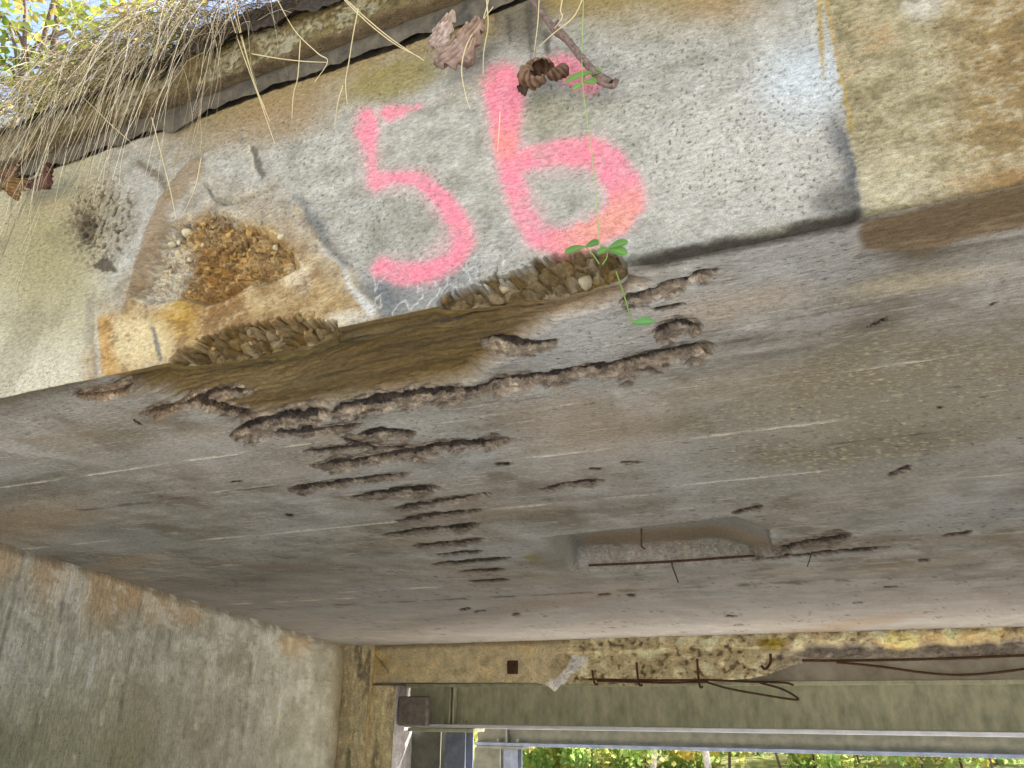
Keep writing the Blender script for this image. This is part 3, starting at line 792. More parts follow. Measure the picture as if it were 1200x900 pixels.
# block-out pocket
pk = poly(px + 4 * n_r, py + 0.7 * n_r, [(636, 631), (720, 622), (800, 614), (862, 607), (900, 622), (905, 645), (880, 657), (800, 663), (672, 669)], 1.4)
pk_depth = (0.120 * sst(930, 830, px) + 0.015) * sst(-2, 12, px - 638 - (py - 632) * 0.9)
rough_m = np.maximum(rough_m, stroke(vx, vy, [(672, 668, 1.5), (800, 662, 2), (900, 655, 3)], 2) * 0.6)
rc = np.ones_like(col) * lin((116, 104, 90))
rc = lay(rc, (82, 69, 55), sst(0.0, 0.45, n_r) * 0.75)
rc = lay(rc, (148, 136, 118), sst(0.05, 0.5, -n_r) * 0.7)
rc = lay(rc, (30, 22, 18), slot_shade * 0.96)
rc = lay(rc, (136, 108, 78), sst(330, 120, px) * 0.4)
cS1, cS2, cSr = cells(Sg * 30 / Dg ** 0.7 + n_r * 0.6, lD * 46 + n_r * 0.5, 134)
rc = rc * (0.78 + 0.44 * cSr)[..., None]
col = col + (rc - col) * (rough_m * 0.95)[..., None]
col = lay(col, (128, 126, 120), pk * 0.8)
col = lay(col, (138, 120, 96), stroke(vx, vy, [(690, 660, 6), (800, 655, 7), (900, 646, 6)], 4) * pk * 0.8)
col = lay(col, (118, 112, 60), ell(wx, wy, 626, 654, 10, 7, 0, 0.5) * 0.8)
col = lay(col, (112, 108, 96), ell(wx, wy, 650, 655, 20, 14, 0, 0.6) * 0.6)

cS1, cS2, cSr = cells(Sg * 30 / Dg ** 0.7 + n_r * 0.6, lD * 46 + n_r * 0.5, 134)
a_e = np.interp(Sg[0], cs, a_edge)
dsh0 = a_e[None] * np.clip(1 - (Dg - DF) / 0.16, 0, 1) * 0
up = up + rough_m * (0.004 * n_r + 0.0015 * n_r2 + 0.012 * (cSr - 0.5) - 0.006 * sst(0.2, 0.0, cS2)) * np.clip(up / 0.02, 0.2, 1) + pk * pk_depth
up = up + ol * sst(DF + 0.012, DF + 0.06, Dg + dsh0) * (0.022 + 0.012 * n_bl + 0.006 * n_r)
relief = up - fin * 0.003 + 0.003 * n_bl + 0.0007 * n_st2 + 0.0012 * n_iso - fl * 0.002
relief[-1, :] += 0.0
a_e = np.interp(Sg[0], cs, a_edge)
dsh = a_e[None] * np.clip(1 - (Dg - DF) / 0.16, 0, 1)
fade = sst(DF, DF + 0.03, Dg)
Ps = sdz(Sg, Dg + dsh, H + relief * (0.15 + 0.85 * fade))
place_s = np.stack([Sg, Dg, relief], -1)
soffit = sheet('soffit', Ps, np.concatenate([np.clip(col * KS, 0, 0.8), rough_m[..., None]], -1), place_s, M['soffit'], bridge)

# bars lying in the slots
def soffit_bar(pts, r, lift):
    P3 = [on_z(x, y) + np.array([0, 0, lift]) for (x, y) in pts]
    return tube('reinforcing_bar', P3, r, M['rust'], soffit, 6)
for pts, r, l in (([(292, 497), (340, 488), (388, 482), (440, 470)], 0.006, 0.026), ([(385, 540), (450, 533), (520, 522)], 0.006, 0.026), ([(588, 447), (628, 440)], 0.006, 0.024),
                  ([(740, 421), (800, 408)], 0.006, 0.026), ([(900, 654), (960, 648), (1040, 641)], 0.007, 0.012), ([(690, 667), (780, 663), (900, 655)], 0.007, 0.022)):
    soffit_bar(pts, r, l)
for pts, r in (([(752, 627), (752, 640), (756, 643)], 0.004), ([(788, 664), (792, 674), (795, 683)], 0.004), ([(951, 646), (949, 655), (946, 664)], 0.0025)):
    base = on_z(pts[0][0], pts[0][1]); dcur = base @ N
    P3 = [base + np.array([0, 0, 0.03])] + [on_d(x, y, dcur) for (x, y) in pts]
    tube('tie_wire', P3, r, M['rust'], soffit, 5)

# ---- deck slab above (closes the bridge), behind the fascia sheet
dk = bar_mesh('deck', [(-3.25, S_END, DF + 0.25, DB + 0.25, H + 0.25, FTOP - 0.01)])
link('deck', dk, M['plain'], bridge)

# ---- bitumen strip with a torn lower edge, then the mossy coping above
def strip_sheet():
    ss = np.linspace(-3.2, 1.2, 900)
    torn = 0.004 + 0.060 * np.abs(fbm(ss * 2.6, ss * 0, 4, 141, 0.55)) + 0.003 * fbm(ss * 40, ss * 0 + 2, 4, 142)
    rows = 9
    V = np.zeros((rows * 2, len(ss), 3)); 
    for k in range(rows):
        t = k / (rows - 1)
        z = FTOP + 0.005 - torn * (1 - t) * 1.2 + 0.045 * t
        bulge = -0.004 - 0.008 * math.sin(t * math.pi) + 0.004 * fbm(ss * 12, ss * 0 + t * 2, 3, 143)
        V[k] = sdz(ss, DF - 0.006 + bulge, z)
        V[2 * rows - 1 - k] = sdz(ss, DF + 0.022, z)
    V = np.roll(V, 0, axis=0)
    return raw_mesh('bitumen_strip', V.reshape(-1, 3), grid_faces(rows * 2, len(ss)))
link('bitumen_strip', strip_sheet(), M['bitumen'], bridge, True)

def coping_mesh():
    ss = np.concatenate([np.linspace(-3.2, -2.3, 30, endpoint=False), np.linspace(-2.3, 0.7, 620, endpoint=False), np.linspace(0.7, S_END, 60)])
    z0, z1 = FTOP + 0.05, CTOP
    prof = []                                   # (d, z): underside from the back to the arris, face, top
    for t in np.linspace(0, 1, 10): prof.append((DF + 0.10 - 0.145 * t, z0))
    for t in np.linspace(0.03, 1, 46): prof.append((DF - 0.045, z0 + (z1 - z0) * t))
    for t in np.linspace(0.05, 1, 14): prof.append((DF - 0.045 + 0.345 * t, z1))
    prof = np.array(prof)
    L = np.concatenate([[0], np.cumsum(np.hypot(*np.diff(prof, axis=0).T))])
    S2, L2 = np.meshgrid(ss, L)
    D2 = np.repeat(prof[:, 0][:, None], len(ss), 1); Z2 = np.repeat(prof[:, 1][:, None], len(ss), 1)
    a, b, c = fbm(S2 * 6, L2 * 6, 4, 151), fbm(S2 * 30, L2 * 30, 4, 152), fbm(S2 * 80, L2 * 80, 3, 153)
    D2 = D2 - 0.010 * a - 0.006 * b - 0.003 * c
    Z2 = Z2 + 0.006 * a + 0.003 * b
    cl = np.ones(S2.shape + (3,)) * lin((120, 106, 66))
    cl = lay(cl, (90, 78, 40), sst(0.0, 0.5, b) * 0.8)
    cl = lay(cl, (176, 170, 142), sst(0.02, 0.4, -a - 0.4 * c) * 0.75)
    cl = lay(cl, (66, 56, 32), sst(0.15, 0.5, c) * 0.7)
    cl = lay(cl, (112, 98, 76), (L2 < L[10]) * 0.8)
    return raw_mesh('coping', sdz(S2, D2, Z2), grid_faces(*S2.shape), cl * 0.75, np.stack([S2, D2, Z2], -1))
link('coping', coping_mesh(), M['coping'], bridge, True)

# loose stones: pebbles sitting in the knocked-out patch and the broken edges
def pebble_mesh(seed):
    bm = bmesh.new()
    bmesh.ops.create_icosphere(bm, subdivisions=2, radius=1.0)
    r = random.Random(seed)
    for _ in range(12):
        n = Vector((r.uniform(-1, 1), r.uniform(-1, 1), r.uniform(-1, 1))).normalized(); h = r.uniform(0.5, 0.85)
        for v in bm.verts:
            d = v.co.dot(n)
            if d > h: v.co -= n * (d - h) * 0.92
    me = bpy.data.meshes.new('pebble'); bm.to_mesh(me); bm.free(); me.shade_smooth()
    c = [(196, 182, 146), (162, 136, 92), (136, 114, 80), (178, 144, 86), (158, 146, 120), (128, 98, 56), (206, 194, 160), (118, 96, 60)][seed % 8]
    a = me.attributes.new('stain', 'FLOAT_COLOR', 'POINT'); a.data.foreach_set('color', np.tile([*(lin(c) * 0.75), 1.0], len(me.vertices)).astype(np.float32))
    a = me.attributes.new('place', 'FLOAT_VECTOR', 'POINT'); a.data.foreach_set('vector', (np.array([v.co for v in me.vertices]) * 0.015 + seed).astype(np.float32).ravel())
    me.materials.append(M['pebble'])
    return me
PEB = [pebble_mesh(k) for k in range(16)]
rr = random.Random(5)
bridge_off = Vector(bridge.location)
def pebble(x, y, size, depth, kind=None, flat=0.7):
    p = on_d(x, y, DF + rec_at(x, y) + depth - size * 0.4)
    o = bpy.data.objects.new('pebble', PEB[rr.randrange(16) if kind is None else kind])
    COL.objects.link(o); o.parent = fascia
    o.location = Vector(p)
    o.rotation_euler = (rr.uniform(0, 6), rr.uniform(0, 6), rr.uniform(0, 6))
    o.scale = (size, size * rr.uniform(0.6, 0.9), size * rr.uniform(0.5, flat + 0.1))
    return o
for (x, y, r, k) in ((219, 272, 0.016, 6), (202, 286, 0.015, 0), (329, 277, 0.012, 6), (323, 291, 0.010, 0), (342, 291, 0.007, 4), (238, 287, 0.010, 0), (251, 266, 0.009, 1), (262, 258, 0.009, 2), (305, 262, 0.009, 4), (175, 312, 0.008, 4), (201, 317, 0.006, 4), (276, 289, 0.010, 1), (268, 275, 0.010, 3), (222, 305, 0.008, 0)):
    pebble(x, y, r, 0.0, k)
n_p = 0
while n_p < 150:
    x, y = rr.uniform(165, 340), rr.uniform(250, 345)
    if poly(np.array([x]), np.array([y]), [(170, 335), (182, 295), (212, 266), (240, 250), (290, 268), (330, 288), (335, 308), (300, 318), (262, 330), (236, 345), (205, 345)], 1)[0] > 0.5:
        pale_ = x < 215
        pebble(x, y, rr.choice((0.004, 0.005, 0.006, 0.008, 0.010)), 0.001, rr.choice((0, 4, 6, 8, 12, 14)) if pale_ else rr.choice((1, 2, 3, 5, 7, 9, 10, 11, 13, 15)))
        n_p += 1
for k in range(48):
    x = rr.uniform(212, 380); ey = 465 - 0.2083 * x
    pebble(x, ey - rr.uniform(-2, 22), rr.uniform(0.005, 0.012), 0.002, rr.choice((1, 2, 3, 5, 7, 9, 10, 11, 13, 15)))
for k in range(64):
    x = rr.uniform(522, 722); ey = 465 - 0.2083 * x
    pebble(x, ey - rr.uniform(-2, 24) * (0.4 + 0.6 * (x - 520) / 200), rr.choice((0.006, 0.008, 0.010, 0.014, 0.019)), 0.008, rr.choice((1, 2, 5, 7, 9, 10, 13, 15, 4, 12)))
pebble(688, 330, 0.022, 0.0, 4, 0.4)

# ---- left abutment wall
wall = empty('abutment_wall', (wall_x(8.0) - 0.3, 8.0, GROUND), 'long grey abutment wall with rust patches below the slab at the left', 'wall')
yy = 1.0 / np.linspace(1 / 1.6, 1 / 11.75, 330)
zz_ = np.concatenate([np.linspace(GROUND, -0.5, 20, endpoint=False), np.linspace(-0.5, H + 0.02, 210)])
Yg, Zg = np.meshgrid(yy, zz_)
Xg = wall_x(Yg)
px, py = project(np.stack([Xg, Yg, Zg], -1))
lY = np.log(Yg)
n_v = fbm(lY * 46, Zg * 3.2, 6, 161, 0.65); n_b = fbm(lY * 8, Zg * 2.2, 5, 162); n_f = fbm(lY * 160, Zg * 9, 4, 163)
wx = px + 8 * n_b; wy = py + 8 * fbm(lY * 9 + 7, Zg * 3, 4, 164)
vx = px + 3 * n_f; vy = py + 3 * n_v
col = np.ones(px.shape + (3,)) * lin((150, 146, 132))
col = lay(col, (116, 112, 94), sst(0.0, 0.5, n_v) * 0.6)
col = lay(col, (178, 174, 162), sst(0.05, 0.5, -n_v) * 0.55)
col = lay(col, (122, 117, 96), sst(0.05, 0.4, n_b) * 0.55)
col = lay(col, (124, 120, 88), sst(780, 880, wy + 0.15 * wx) * sst(260, 120, wx) * 0.6)
col = lay(col, (96, 92, 76), ell(wx, wy, 8, 880, 26, 30, 0, 0.6) * 0.4)
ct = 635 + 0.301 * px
for (x, w, h) in ((0, 22, 34), (62, 26, 36), (128, 30, 44), (190, 22, 26), (226, 15, 20), (160, 14, 20), (345, 20, 14)):
    col = lay(col, (158, 132, 98), ell(wx + 10 * n_f, wy + 8 * n_v, x, 652 + 0.301 * x, w, h, 12, 0.55) * 0.62)
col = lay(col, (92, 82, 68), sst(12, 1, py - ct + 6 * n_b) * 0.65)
for pts in ([(340, 748), (317, 902)], [(248, 767), (229, 855)], [(140, 770), (118, 850)]):
    col = lay(col, (206, 198, 172), stroke(px + 0.8 * n_f, py, [(pts[0][0], pts[0][1], 0.6), (pts[1][0], pts[1][1], 0.5)], 0.9) * sst(-0.3, 0.2, n_b + 0.3) * 0.85)
for pts in ([(300, 742), (282, 880)], [(206, 720), (165, 900)], [(90, 690), (60, 800)], [(376, 755), (362, 900)], [(285, 800), (275, 850)]):
    col = lay(col, (92, 86, 70), stroke(px + 2 * n_f, py, [(pts[0][0], pts[0][1], 1.2), (pts[1][0], pts[1][1], 0.8)], 1.5) * sst(-0.2, 0.3, n_v) * 0.7)
for xq, yq in ((20, 700), (75, 720), (118, 730), (160, 735), (205, 745), (250, 770), (296, 775), (338, 790), (372, 800)):
    yb_ = float(on_d(xq, yq, 1.0)[1] * (wall_x(6.0) / on_d(xq, yq, 1.0)[0]))
    m = sst(0.012, 0.003, np.abs(Yg - yb_ + 0.006 * n_f)) * sst(-0.35, 0.2, fbm(Zg * 4, Yg * 0 + yb_, 4, 165))
    col = lay(col, (84, 78, 64), m * 0.7)
    m = sst(0.010, 0.003, np.abs(Yg - yb_ - 0.02 + 0.006 * n_f)) * sst(0.0, 0.35, fbm(Zg * 4 + 9, Yg * 0 + yb_, 4, 166))
    col = lay(col, (208, 202, 184), m * 0.7)
pr = sst(0.42, 0.56, fbm(lY * 150, Zg * 34, 3, 167))
col = lay(col, (84, 79, 66), pr * 0.28)
pl_ = sst(0.10, 0.22, fbm(lY * 14, Zg * 4.5, 5, 168, 0.6))
col = lay(col, (186, 183, 172), pl_ * sst(900, 700, wy) * 0.45)
col = lay(col, (132, 116, 80), sst(378, 402, px) * 0.6)
scr = sst(0.25, 0.5, n_v) * 0.006 + 0.006 * n_b + 0.003 * n_f + sst(12, 0, py - ct + 6 * n_b) * 0.012
Pw = np.stack([Xg - scr, Yg, Zg], -1)
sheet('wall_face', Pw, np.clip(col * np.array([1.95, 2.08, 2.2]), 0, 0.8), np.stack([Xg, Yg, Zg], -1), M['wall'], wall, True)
bm = bmesh.new()
def solid(bm, pts, z0, z1):
    lo = [bm.verts.new((p[0], p[1], z0)) for p in pts]; hi = [bm.verts.new((p[0], p[1], z1)) for p in pts]
    n = len(pts)
    for i in range(n): bm.faces.new([lo[i], lo[(i + 1) % n], hi[(i + 1) % n], hi[i]])
    bm.faces.new(hi); bm.faces.new(lo[::-1])
    bmesh.ops.recalc_face_normals(bm, faces=bm.faces)
nearL = sdz(s_wall(DF + 0.06), DF + 0.06, 0); farL = sdz(s_wall(DB), DB, 0)
solid(bm, [(nearL[0] - 0.03, nearL[1]), (farL[0] - 0.03, farL[1] + 1.2), (farL[0] - 0.6, farL[1] + 1.2), (nearL[0] - 0.6, nearL[1])], GROUND, H)
me = bpy.data.meshes.new('wall_core'); bm.to_mesh(me); bm.free()
link('wall_core', me, M['plain'], wall)

# ---- right abutment wall, out of the picture but carrying the slab
rw = bar_mesh('abutment_wall', [(S_END - 0.3, S_END + 0.4, DF + 0.05, DB + 0.9, GROUND, H)])
o = link('abutment_wall', rw, M['plain']); tag(o, 'plain grey abutment wall carrying the right end of the slab', 'wall')

# ---- approach fill behind both walls
def fill(pts):
    bm = bmesh.new()
    solid(bm, pts, GROUND - 0.2, FTOP - 0.05)
    me = bpy.data.meshes.new('embankment'); bm.to_mesh(me); bm.free()
    tag(link('embankment', me, M['grassland']), kind='structure')
qa, qb = sdz(-60, DF + 0.1, 0), sdz(-60, DB + 0.8, 0)
fill([(nearL[0] - 0.62, nearL[1]), (farL[0] - 0.62, farL[1] + 1.1), tuple(qb[:2]), tuple(qa[:2])])
fill([tuple(sdz(s_, d_, 0)[:2]) for s_, d_ in ((S_END + 0.42, DF + 0.1), (60, DF + 0.1), (60, DB + 0.8), (S_END + 0.42, DB + 0.8))])
# grassy verge beyond the far end
me = raw_mesh('verge', np.array([[-80, 17.5, GROUND + 0.01], [90, 17.5, GROUND + 0.01], [90, 60, GROUND + 0.01], [-80, 60, GROUND + 0.01]]), np.array([[0, 1, 2, 3]]))
tag(link('verge', me, M['grassland']), kind='structure')

# ---- far end beam
col_l = S_of(on_d(404, 780, DB))
ss = np.concatenate([np.linspace(col_l - 0.1, S_of(on_d(1280, 760, DB)), 620, endpoint=False), np.linspace(S_of(on_d(1280, 760, DB)), S_END + 0.2, 60)])
tt = np.linspace(0, 1, 64)
bot_px = np.interp(0, [0], [0])
xb = project(sdz(ss, DB, 0.5 * H))[0]
yb = np.interp(xb, [400, 440, 630, 642, 649, 658, 690, 740, 780, 830, 860, 895, 930, 960, 1000, 1060, 1110, 1150, 1200, 1300], [800, 800, 800, 804, 811, 802, 801, 804, 800, 799, 797, 792, 779, 773, 770, 772, 771, 773, 765, 768])
yb = yb + 1.2 * fbm(ss * 6, ss * 0, 4, 171) * np.clip((xb - 500) / 150, 0.2, 1.6)
zb = np.array([on_d(x, y, DB)[2] for x, y in zip(xb, yb)])
Sg = np.repeat(ss[None], len(tt), 0); Zg = (H + 0.03) + (zb[None] - H - 0.03) * tt[:, None]
px, py = project(sdz(Sg, DB, Zg))
a, b, c = fbm(Sg * 1.6, Zg * 2, 5, 172), fbm(Sg * 5, Zg * 7, 5, 173), fbm(Sg * 13, Zg * 15, 4, 174)
vx, vy = px + 5 * b, py + 3 * b
col = np.ones(px.shape + (3,)) * lin((168, 156, 126))
col = lay(col, (138, 122, 90), sst(0.0, 0.5, b) * 0.6)
col = lay(col, (182, 164, 118), sst(0.0, 0.5, -a) * 0.5)
col = lay(col, (96, 78, 50), sst(8, 1, py - (768 - 0.0275 * px) + 3 * b) * 0.7)
rt = sst(640, 680, vx)
r2 = np.ones_like(col) * lin((164, 152, 120))
r2 = lay(r2, (92, 80, 62), sst(0.22, 0.5, c + 0.6 * b) * 0.85)
r2 = lay(r2, (204, 194, 160), sst(0.1, 0.4, -b) * 0.7)
r2 = lay(r2, (110, 104, 100), sst(4, 16, py - (772 - 0.0275 * px) + 8 * b) * sst(870, 960, px) * 0.85)
r2 = lay(r2, (204, 176, 120), ell(vx, vy, 1052, 750, 22, 9, 0, 0.4) * 0.9)
r2 = lay(r2, (128, 112, 34), ell(vx, vy, 905, 754, 16, 7, 0, 0.5) * 0.9)
r2 = lay(r2, (196, 172, 120), ell(vx, vy, 1130, 746, 60, 8, -3, 0.6) * 0.6)
col = col + (r2 - col) * rt[..., None]
eff = poly(vx, vy, [(640, 801), (648, 814), (658, 803), (672, 788), (686, 770), (672, 768), (664, 784), (650, 796)], 3)
col = lay(col, (222, 218, 206), eff * 0.95)
col = lay(col, (122, 108, 82), ell(vx, vy, 660, 778, 16, 14, -50, 0.5) * (1 - eff) * 0.6)
col = lay(col, (150, 124, 40), ell(vx, vy, 440, 775, 20, 12, 0, 0.7) * 0.35)
rec = rt * (0.05 * sst(-0.1, 0.4, b) + 0.03 * c) + 0.012 * a + 0.008 * b
rec += rt * sst(6, 22, py - (768 - 0.0275 * px)) * sst(880, 960, px) * 0.14
lip = sst(3, -1, py - (783 - 0.0275 * px)) * rt
rec = rec - lip * 0.05
rec += ell(px, py, 766, 780, 8.5, 9, 0, 0.15) * 0.09
rec += stroke(px + b, py + b, [(407, 766, .3), (410, 800, 1), (400, 900, 1)], 0.8) * 0.06 + stroke(px + b, py, [(434, 764, .3), (445, 774, .6), (455, 787, .3)], 0.6) * 0.05
far_beam = sheet('end_beam', sdz(Sg, DB + rec, Zg), np.clip(col * np.array([1.7, 1.74, 1.8]), 0, 0.8), np.stack([Sg, rec, Zg], -1), M['beam'], bridge, True)
bk = bar_mesh('beam_core', [(col_l - 0.2, S_END + 0.2, DB + 0.19, DB + 0.62, 0.267 * H, H + 0.26)])
link('beam_core', bk, M['plain'], bridge)
# rusty anchor plate and bare bars of the end beam
pl = bar_mesh('anchor_plate', [(S_of(on_d(595, 782, DB)), S_of(on_d(607, 782, DB)), DB - 0.03, DB + 0.03, on_d(601, 790, DB)[2], on_d(601, 774, DB)[2])])
bevelled(link('anchor_plate', pl, M['rust'], far_beam), 0.01)
def far_bar(pts, r, d=DB - 0.05):
    return tube('reinforcing_bar', [on_d(x, y, d) for (x, y) in pts], r, M['rust'], far_beam, 6)
far_bar([(690, 796), (760, 797), (830, 797), (880, 799), (918, 800), (930, 803)], 0.012)
far_bar([(820, 797), (850, 806), (880, 812), (931, 820), (932, 816), (915, 807), (890, 800)], 0.012)
far_bar([(700, 798), (780, 800), (830, 799)], 0.014)
far_bar([(940, 774), (1000, 774), (1100, 772), (1200, 768), (1260, 766)], 0.014)
far_bar([(980, 776), (1030, 781), (1080, 788), (1120, 791), (1160, 789), (1210, 783), (1260, 778)], 0.013)
for x, y0, y1 in ((695, 785, 801), (747, 776, 802), (818, 772, 804)):
    far_bar([(x - 1, y0), (x, (y0 + y1) / 2), (x + 2, y1), (x + 6, y1 + 1)], 0.014)
far_bar([(903, 766), (903, 776), (897, 784), (892, 780)], 0.016)

# ---- bearing pier in the far corner
pier = empty('bearing_pier', sdz(col_l, DB, GROUND), 'yellowish cracked concrete bearing pier in the far left corner', 'pier')
def face_grid(s0, s1, z0, z1, d, nr, nc, seed, base, along='s'):
    u = np.linspace(s0, s1, nc); v = np.linspace(z0, z1, nr)
    A, B = np.meshgrid(u, v)
    a, b = fbm(A * 5, B * 1.3, 5, seed), fbm(A * 22, B * 8, 4, seed + 1)
    dsp = 0.03 * a + 0.012 * b
    cl = np.ones(A.shape + (3,)) * lin(base)
    cl = lay(cl, tuple(int(k * 0.66) for k in base), sst(0.05, 0.45, a) * 0.8)
    cl = lay(cl, tuple(min(235, int(k * 1.2)) for k in base), sst(0.05, 0.4, -b) * 0.5)
    if along == 's': return sdz(A, d + dsp, B), np.clip(cl * np.array([1.5, 1.55, 1.62]), 0, 0.8), np.stack([A, dsp, B], -1)
    return sdz(d + dsp * 0.5, A, B), np.clip(cl * np.array([1.5, 1.55, 1.62]), 0, 0.8), np.stack([dsp, A, B], -1)
sp0, sp1, sp2 = col_l - 0.12, S_of(on_d(434, 850, DB)), S_of(on_d(463, 850, DB))
z_b = on_d(600, 801, DB)[2]
P, c_, l_ = face_grid(sp0, sp1, GROUND, H + 0.01, DB - 0.10, 120, 40, 181, (178, 166, 136))
sheet('front_face', P, c_, l_, M['beam'], pier)
P, c_, l_ = face_grid(DB - 0.10, DB + 0.1, GROUND, H + 0.01, sp1, 80, 8, 183, (168, 150, 114), 'd')
sheet('return_face', P, c_, l_, M['beam'], pier)
P, c_, l_ = face_grid(sp1 - 0.02, sp2, GROUND, z_b - 0.015, DB - 0.03, 100, 30, 185, (182, 168, 134))
sheet('front_face', P, c_, l_, M['beam'], pier)
P, c_, l_ = face_grid(DB - 0.03, DB + 0.50, GROUND, z_b - 0.015, sp2, 80, 20, 187, (156, 150, 148), 'd')
sheet('side_face', P, c_, l_, M['beam'], pier)
me = bar_mesh('core', [(sp0, sp2 - 0.03, DB + 0.06, DB + 0.49, GROUND, z_b + 0.02)])
link('core', me, M['plain'], pier)
me = bar_mesh('bearing_block', [(sp2 + 0.012, S_of(on_d(500, 830, DB + 0.03)), DB + 0.03, DB + 0.13, on_d(490, 851, DB + 0.03)[2], on_d(490, 816, DB + 0.03)[2])])
bevelled(link('bearing_block', me, M['block'], pier), 0.02)

# ---- steel frame propping the far end
def zpx(x, y, d): return on_d(x, y, d)[2]
d1 = DB + 0.15
sb0, sb1 = S_of(on_d(474, 830, d1)), S_END - 0.35
zt, zbm = 0.262 * H, zpx(700, 856, d1)
beam1 = empty('steel_beam', sdz(sb0, d1, zbm), 'olive grey steel I-beam under the far end of the slab', 'beam')
tf = 0.045
link('web', bar_mesh('web', [(sb0, sb1, d1 + 0.14, d1 + 0.17, zbm + tf, zt - tf)]), M['steel'], beam1)
bevelled(link('top_flange', bar_mesh('top_flange', [(sb0, sb1, d1, d1 + 0.31, zt - tf, zt)]), M['steel'], beam1), 0.004)
bevelled(link('bottom_flange', bar_mesh('bottom_flange', [(sb0, sb1, d1, d1 + 0.31, zbm, zbm + tf)]), M['galv'], beam1), 0.004)
for x in (528, 532):
    s_ = S_of(on_d(x, 830, d1 + 0.05))
    link('stiffener', bar_mesh('stiffener', [(s_, s_ + 0.012, d1 + 0.01, d1 + 0.139, zbm + tf + 0.002, zt - tf - 0.002)]), M['steel'], beam1)
def bolt(parent, s, d, z, r=0.022, h=0.05, mat='galv'):
    bm = bmesh.new(); bmesh.ops.create_cone(bm, cap_ends=True, segments=6, radius1=r, radius2=r, depth=h)
    bmesh.ops.translate(bm, verts=bm.verts, vec=Vector(sdz(s, d, z + h / 2)))
    me = bpy.data.meshes.new('bolt'); bm.to_mesh(me); bm.free()
    return link('bolt', me, M[mat], parent)
for x in (519, 541, 546):
    bolt(beam1, S_of(on_d(x, 850, d1 + 0.06)), d1 + 0.06, zbm + tf, mat='steel')
# column under it
def column(name, x0, x1, dc, ytop, label, depth=0.25, mat='colsteel'):
    s0, s1 = S_of(on_d(x0, 880, dc)), S_of(on_d(x1, 880, dc))
    zt_ = ytop + 0.05
    c = empty(name, sdz((s0 + s1) / 2, dc, GROUND), label, 'column', 'steel columns of the far props')
    sm = (s0 + s1) / 2
    bevelled(link('flange', bar_mesh('flange', [(s0, s1, dc, dc + 0.022, GROUND, zt_ - 0.05)]), M[mat], c), 0.003)
    bevelled(link('flange', bar_mesh('flange', [(s0, s1, dc + depth - 0.022, dc + depth, GROUND, zt_ - 0.05)]), M[mat], c), 0.003)
    link('web', bar_mesh('web', [(sm - 0.008, sm + 0.008, dc + 0.022, dc + depth - 0.022, GROUND, zt_ - 0.05)]), M[mat], c)
    return c, s0, s1, zt_
c1, s0, s1, zt1 = column('steel_column', 521, 545, d1 + 0.03, zbm - 0.05, 'pale steel column under the olive grey beam, beside the pier', 0.26)
bevelled(link('head_plate', bar_mesh('head_plate', [(S_of(on_d(478, 858, d1)), s1 + 0.14, d1 - 0.01, d1 + 0.33, zbm - 0.048, zbm - 0.004)]), M['steel'], c1), 0.004)
c3, *_ = column('steel_column', 480, 516, d1 + 0.34, zbm - 0.05, 'shaded dark steel column squeezed between the pier and the pale column', 0.22, 'darksteel')
d2 = DB + 2.6
zt2, zb2 = zpx(700, 858, d2) + 0.02, zpx(700, 877, d2)
s20, s21 = S_of(on_d(556, 870, d2)), S_END + 1.0
beam2 = empty('steel_beam', sdz(s20, d2, zb2), 'dark lower steel beam running behind the olive grey one', 'beam')
link('web', bar_mesh('web', [(s20, s21, d2 + 0.12, d2 + 0.145, zb2 + 0.05, zt2)]), M['darksteel'], beam2)
link('top_flange', bar_mesh('top_flange', [(s20, s21, d2, d2 + 0.26, zt2, zt2 + 0.03)]), M['darksteel'], beam2)
bevelled(link('bottom_flange', bar_mesh('bottom_flange', [(s20, s21, d2, d2 + 0.26, zb2, zb2 + 0.05)]), M['colsteel'], beam2), 0.004)
c2, s0, s1, _ = column('steel_column', 590, 606, d2 + 0.02, zb2 - 0.042, 'slim pale steel column at the left edge of the leafy opening', 0.22)
link('head_plate', bar_mesh('head_plate', [(S_of(on_d(559, 876, d2)), s1 + 0.12, d2 - 0.01, d2 + 0.28, zb2 - 0.04, zb2 - 0.004)]), M['darksteel'], c2)
c4, *_ = column('steel_column', 556, 586, d2 + 0.29, zb2 - 0.042, 'dark steel column close behind the pale columns', 0.2, 'darksteel')
for x in (584, 607):
    bolt(beam2, S_of(on_d(x, 866, d2 + 0.06)), d2 + 0.06, zb2 + 0.05, 0.03, 0.06, 'darksteel')
link('stiffener', bar_mesh('stiffener', [(S_of(on_d(592, 866, d2)), S_of(on_d(594, 866, d2)), d2 + 0.01, d2 + 0.119, zb2 + 0.052, zt2 - 0.002)]), M['darksteel'], beam2)

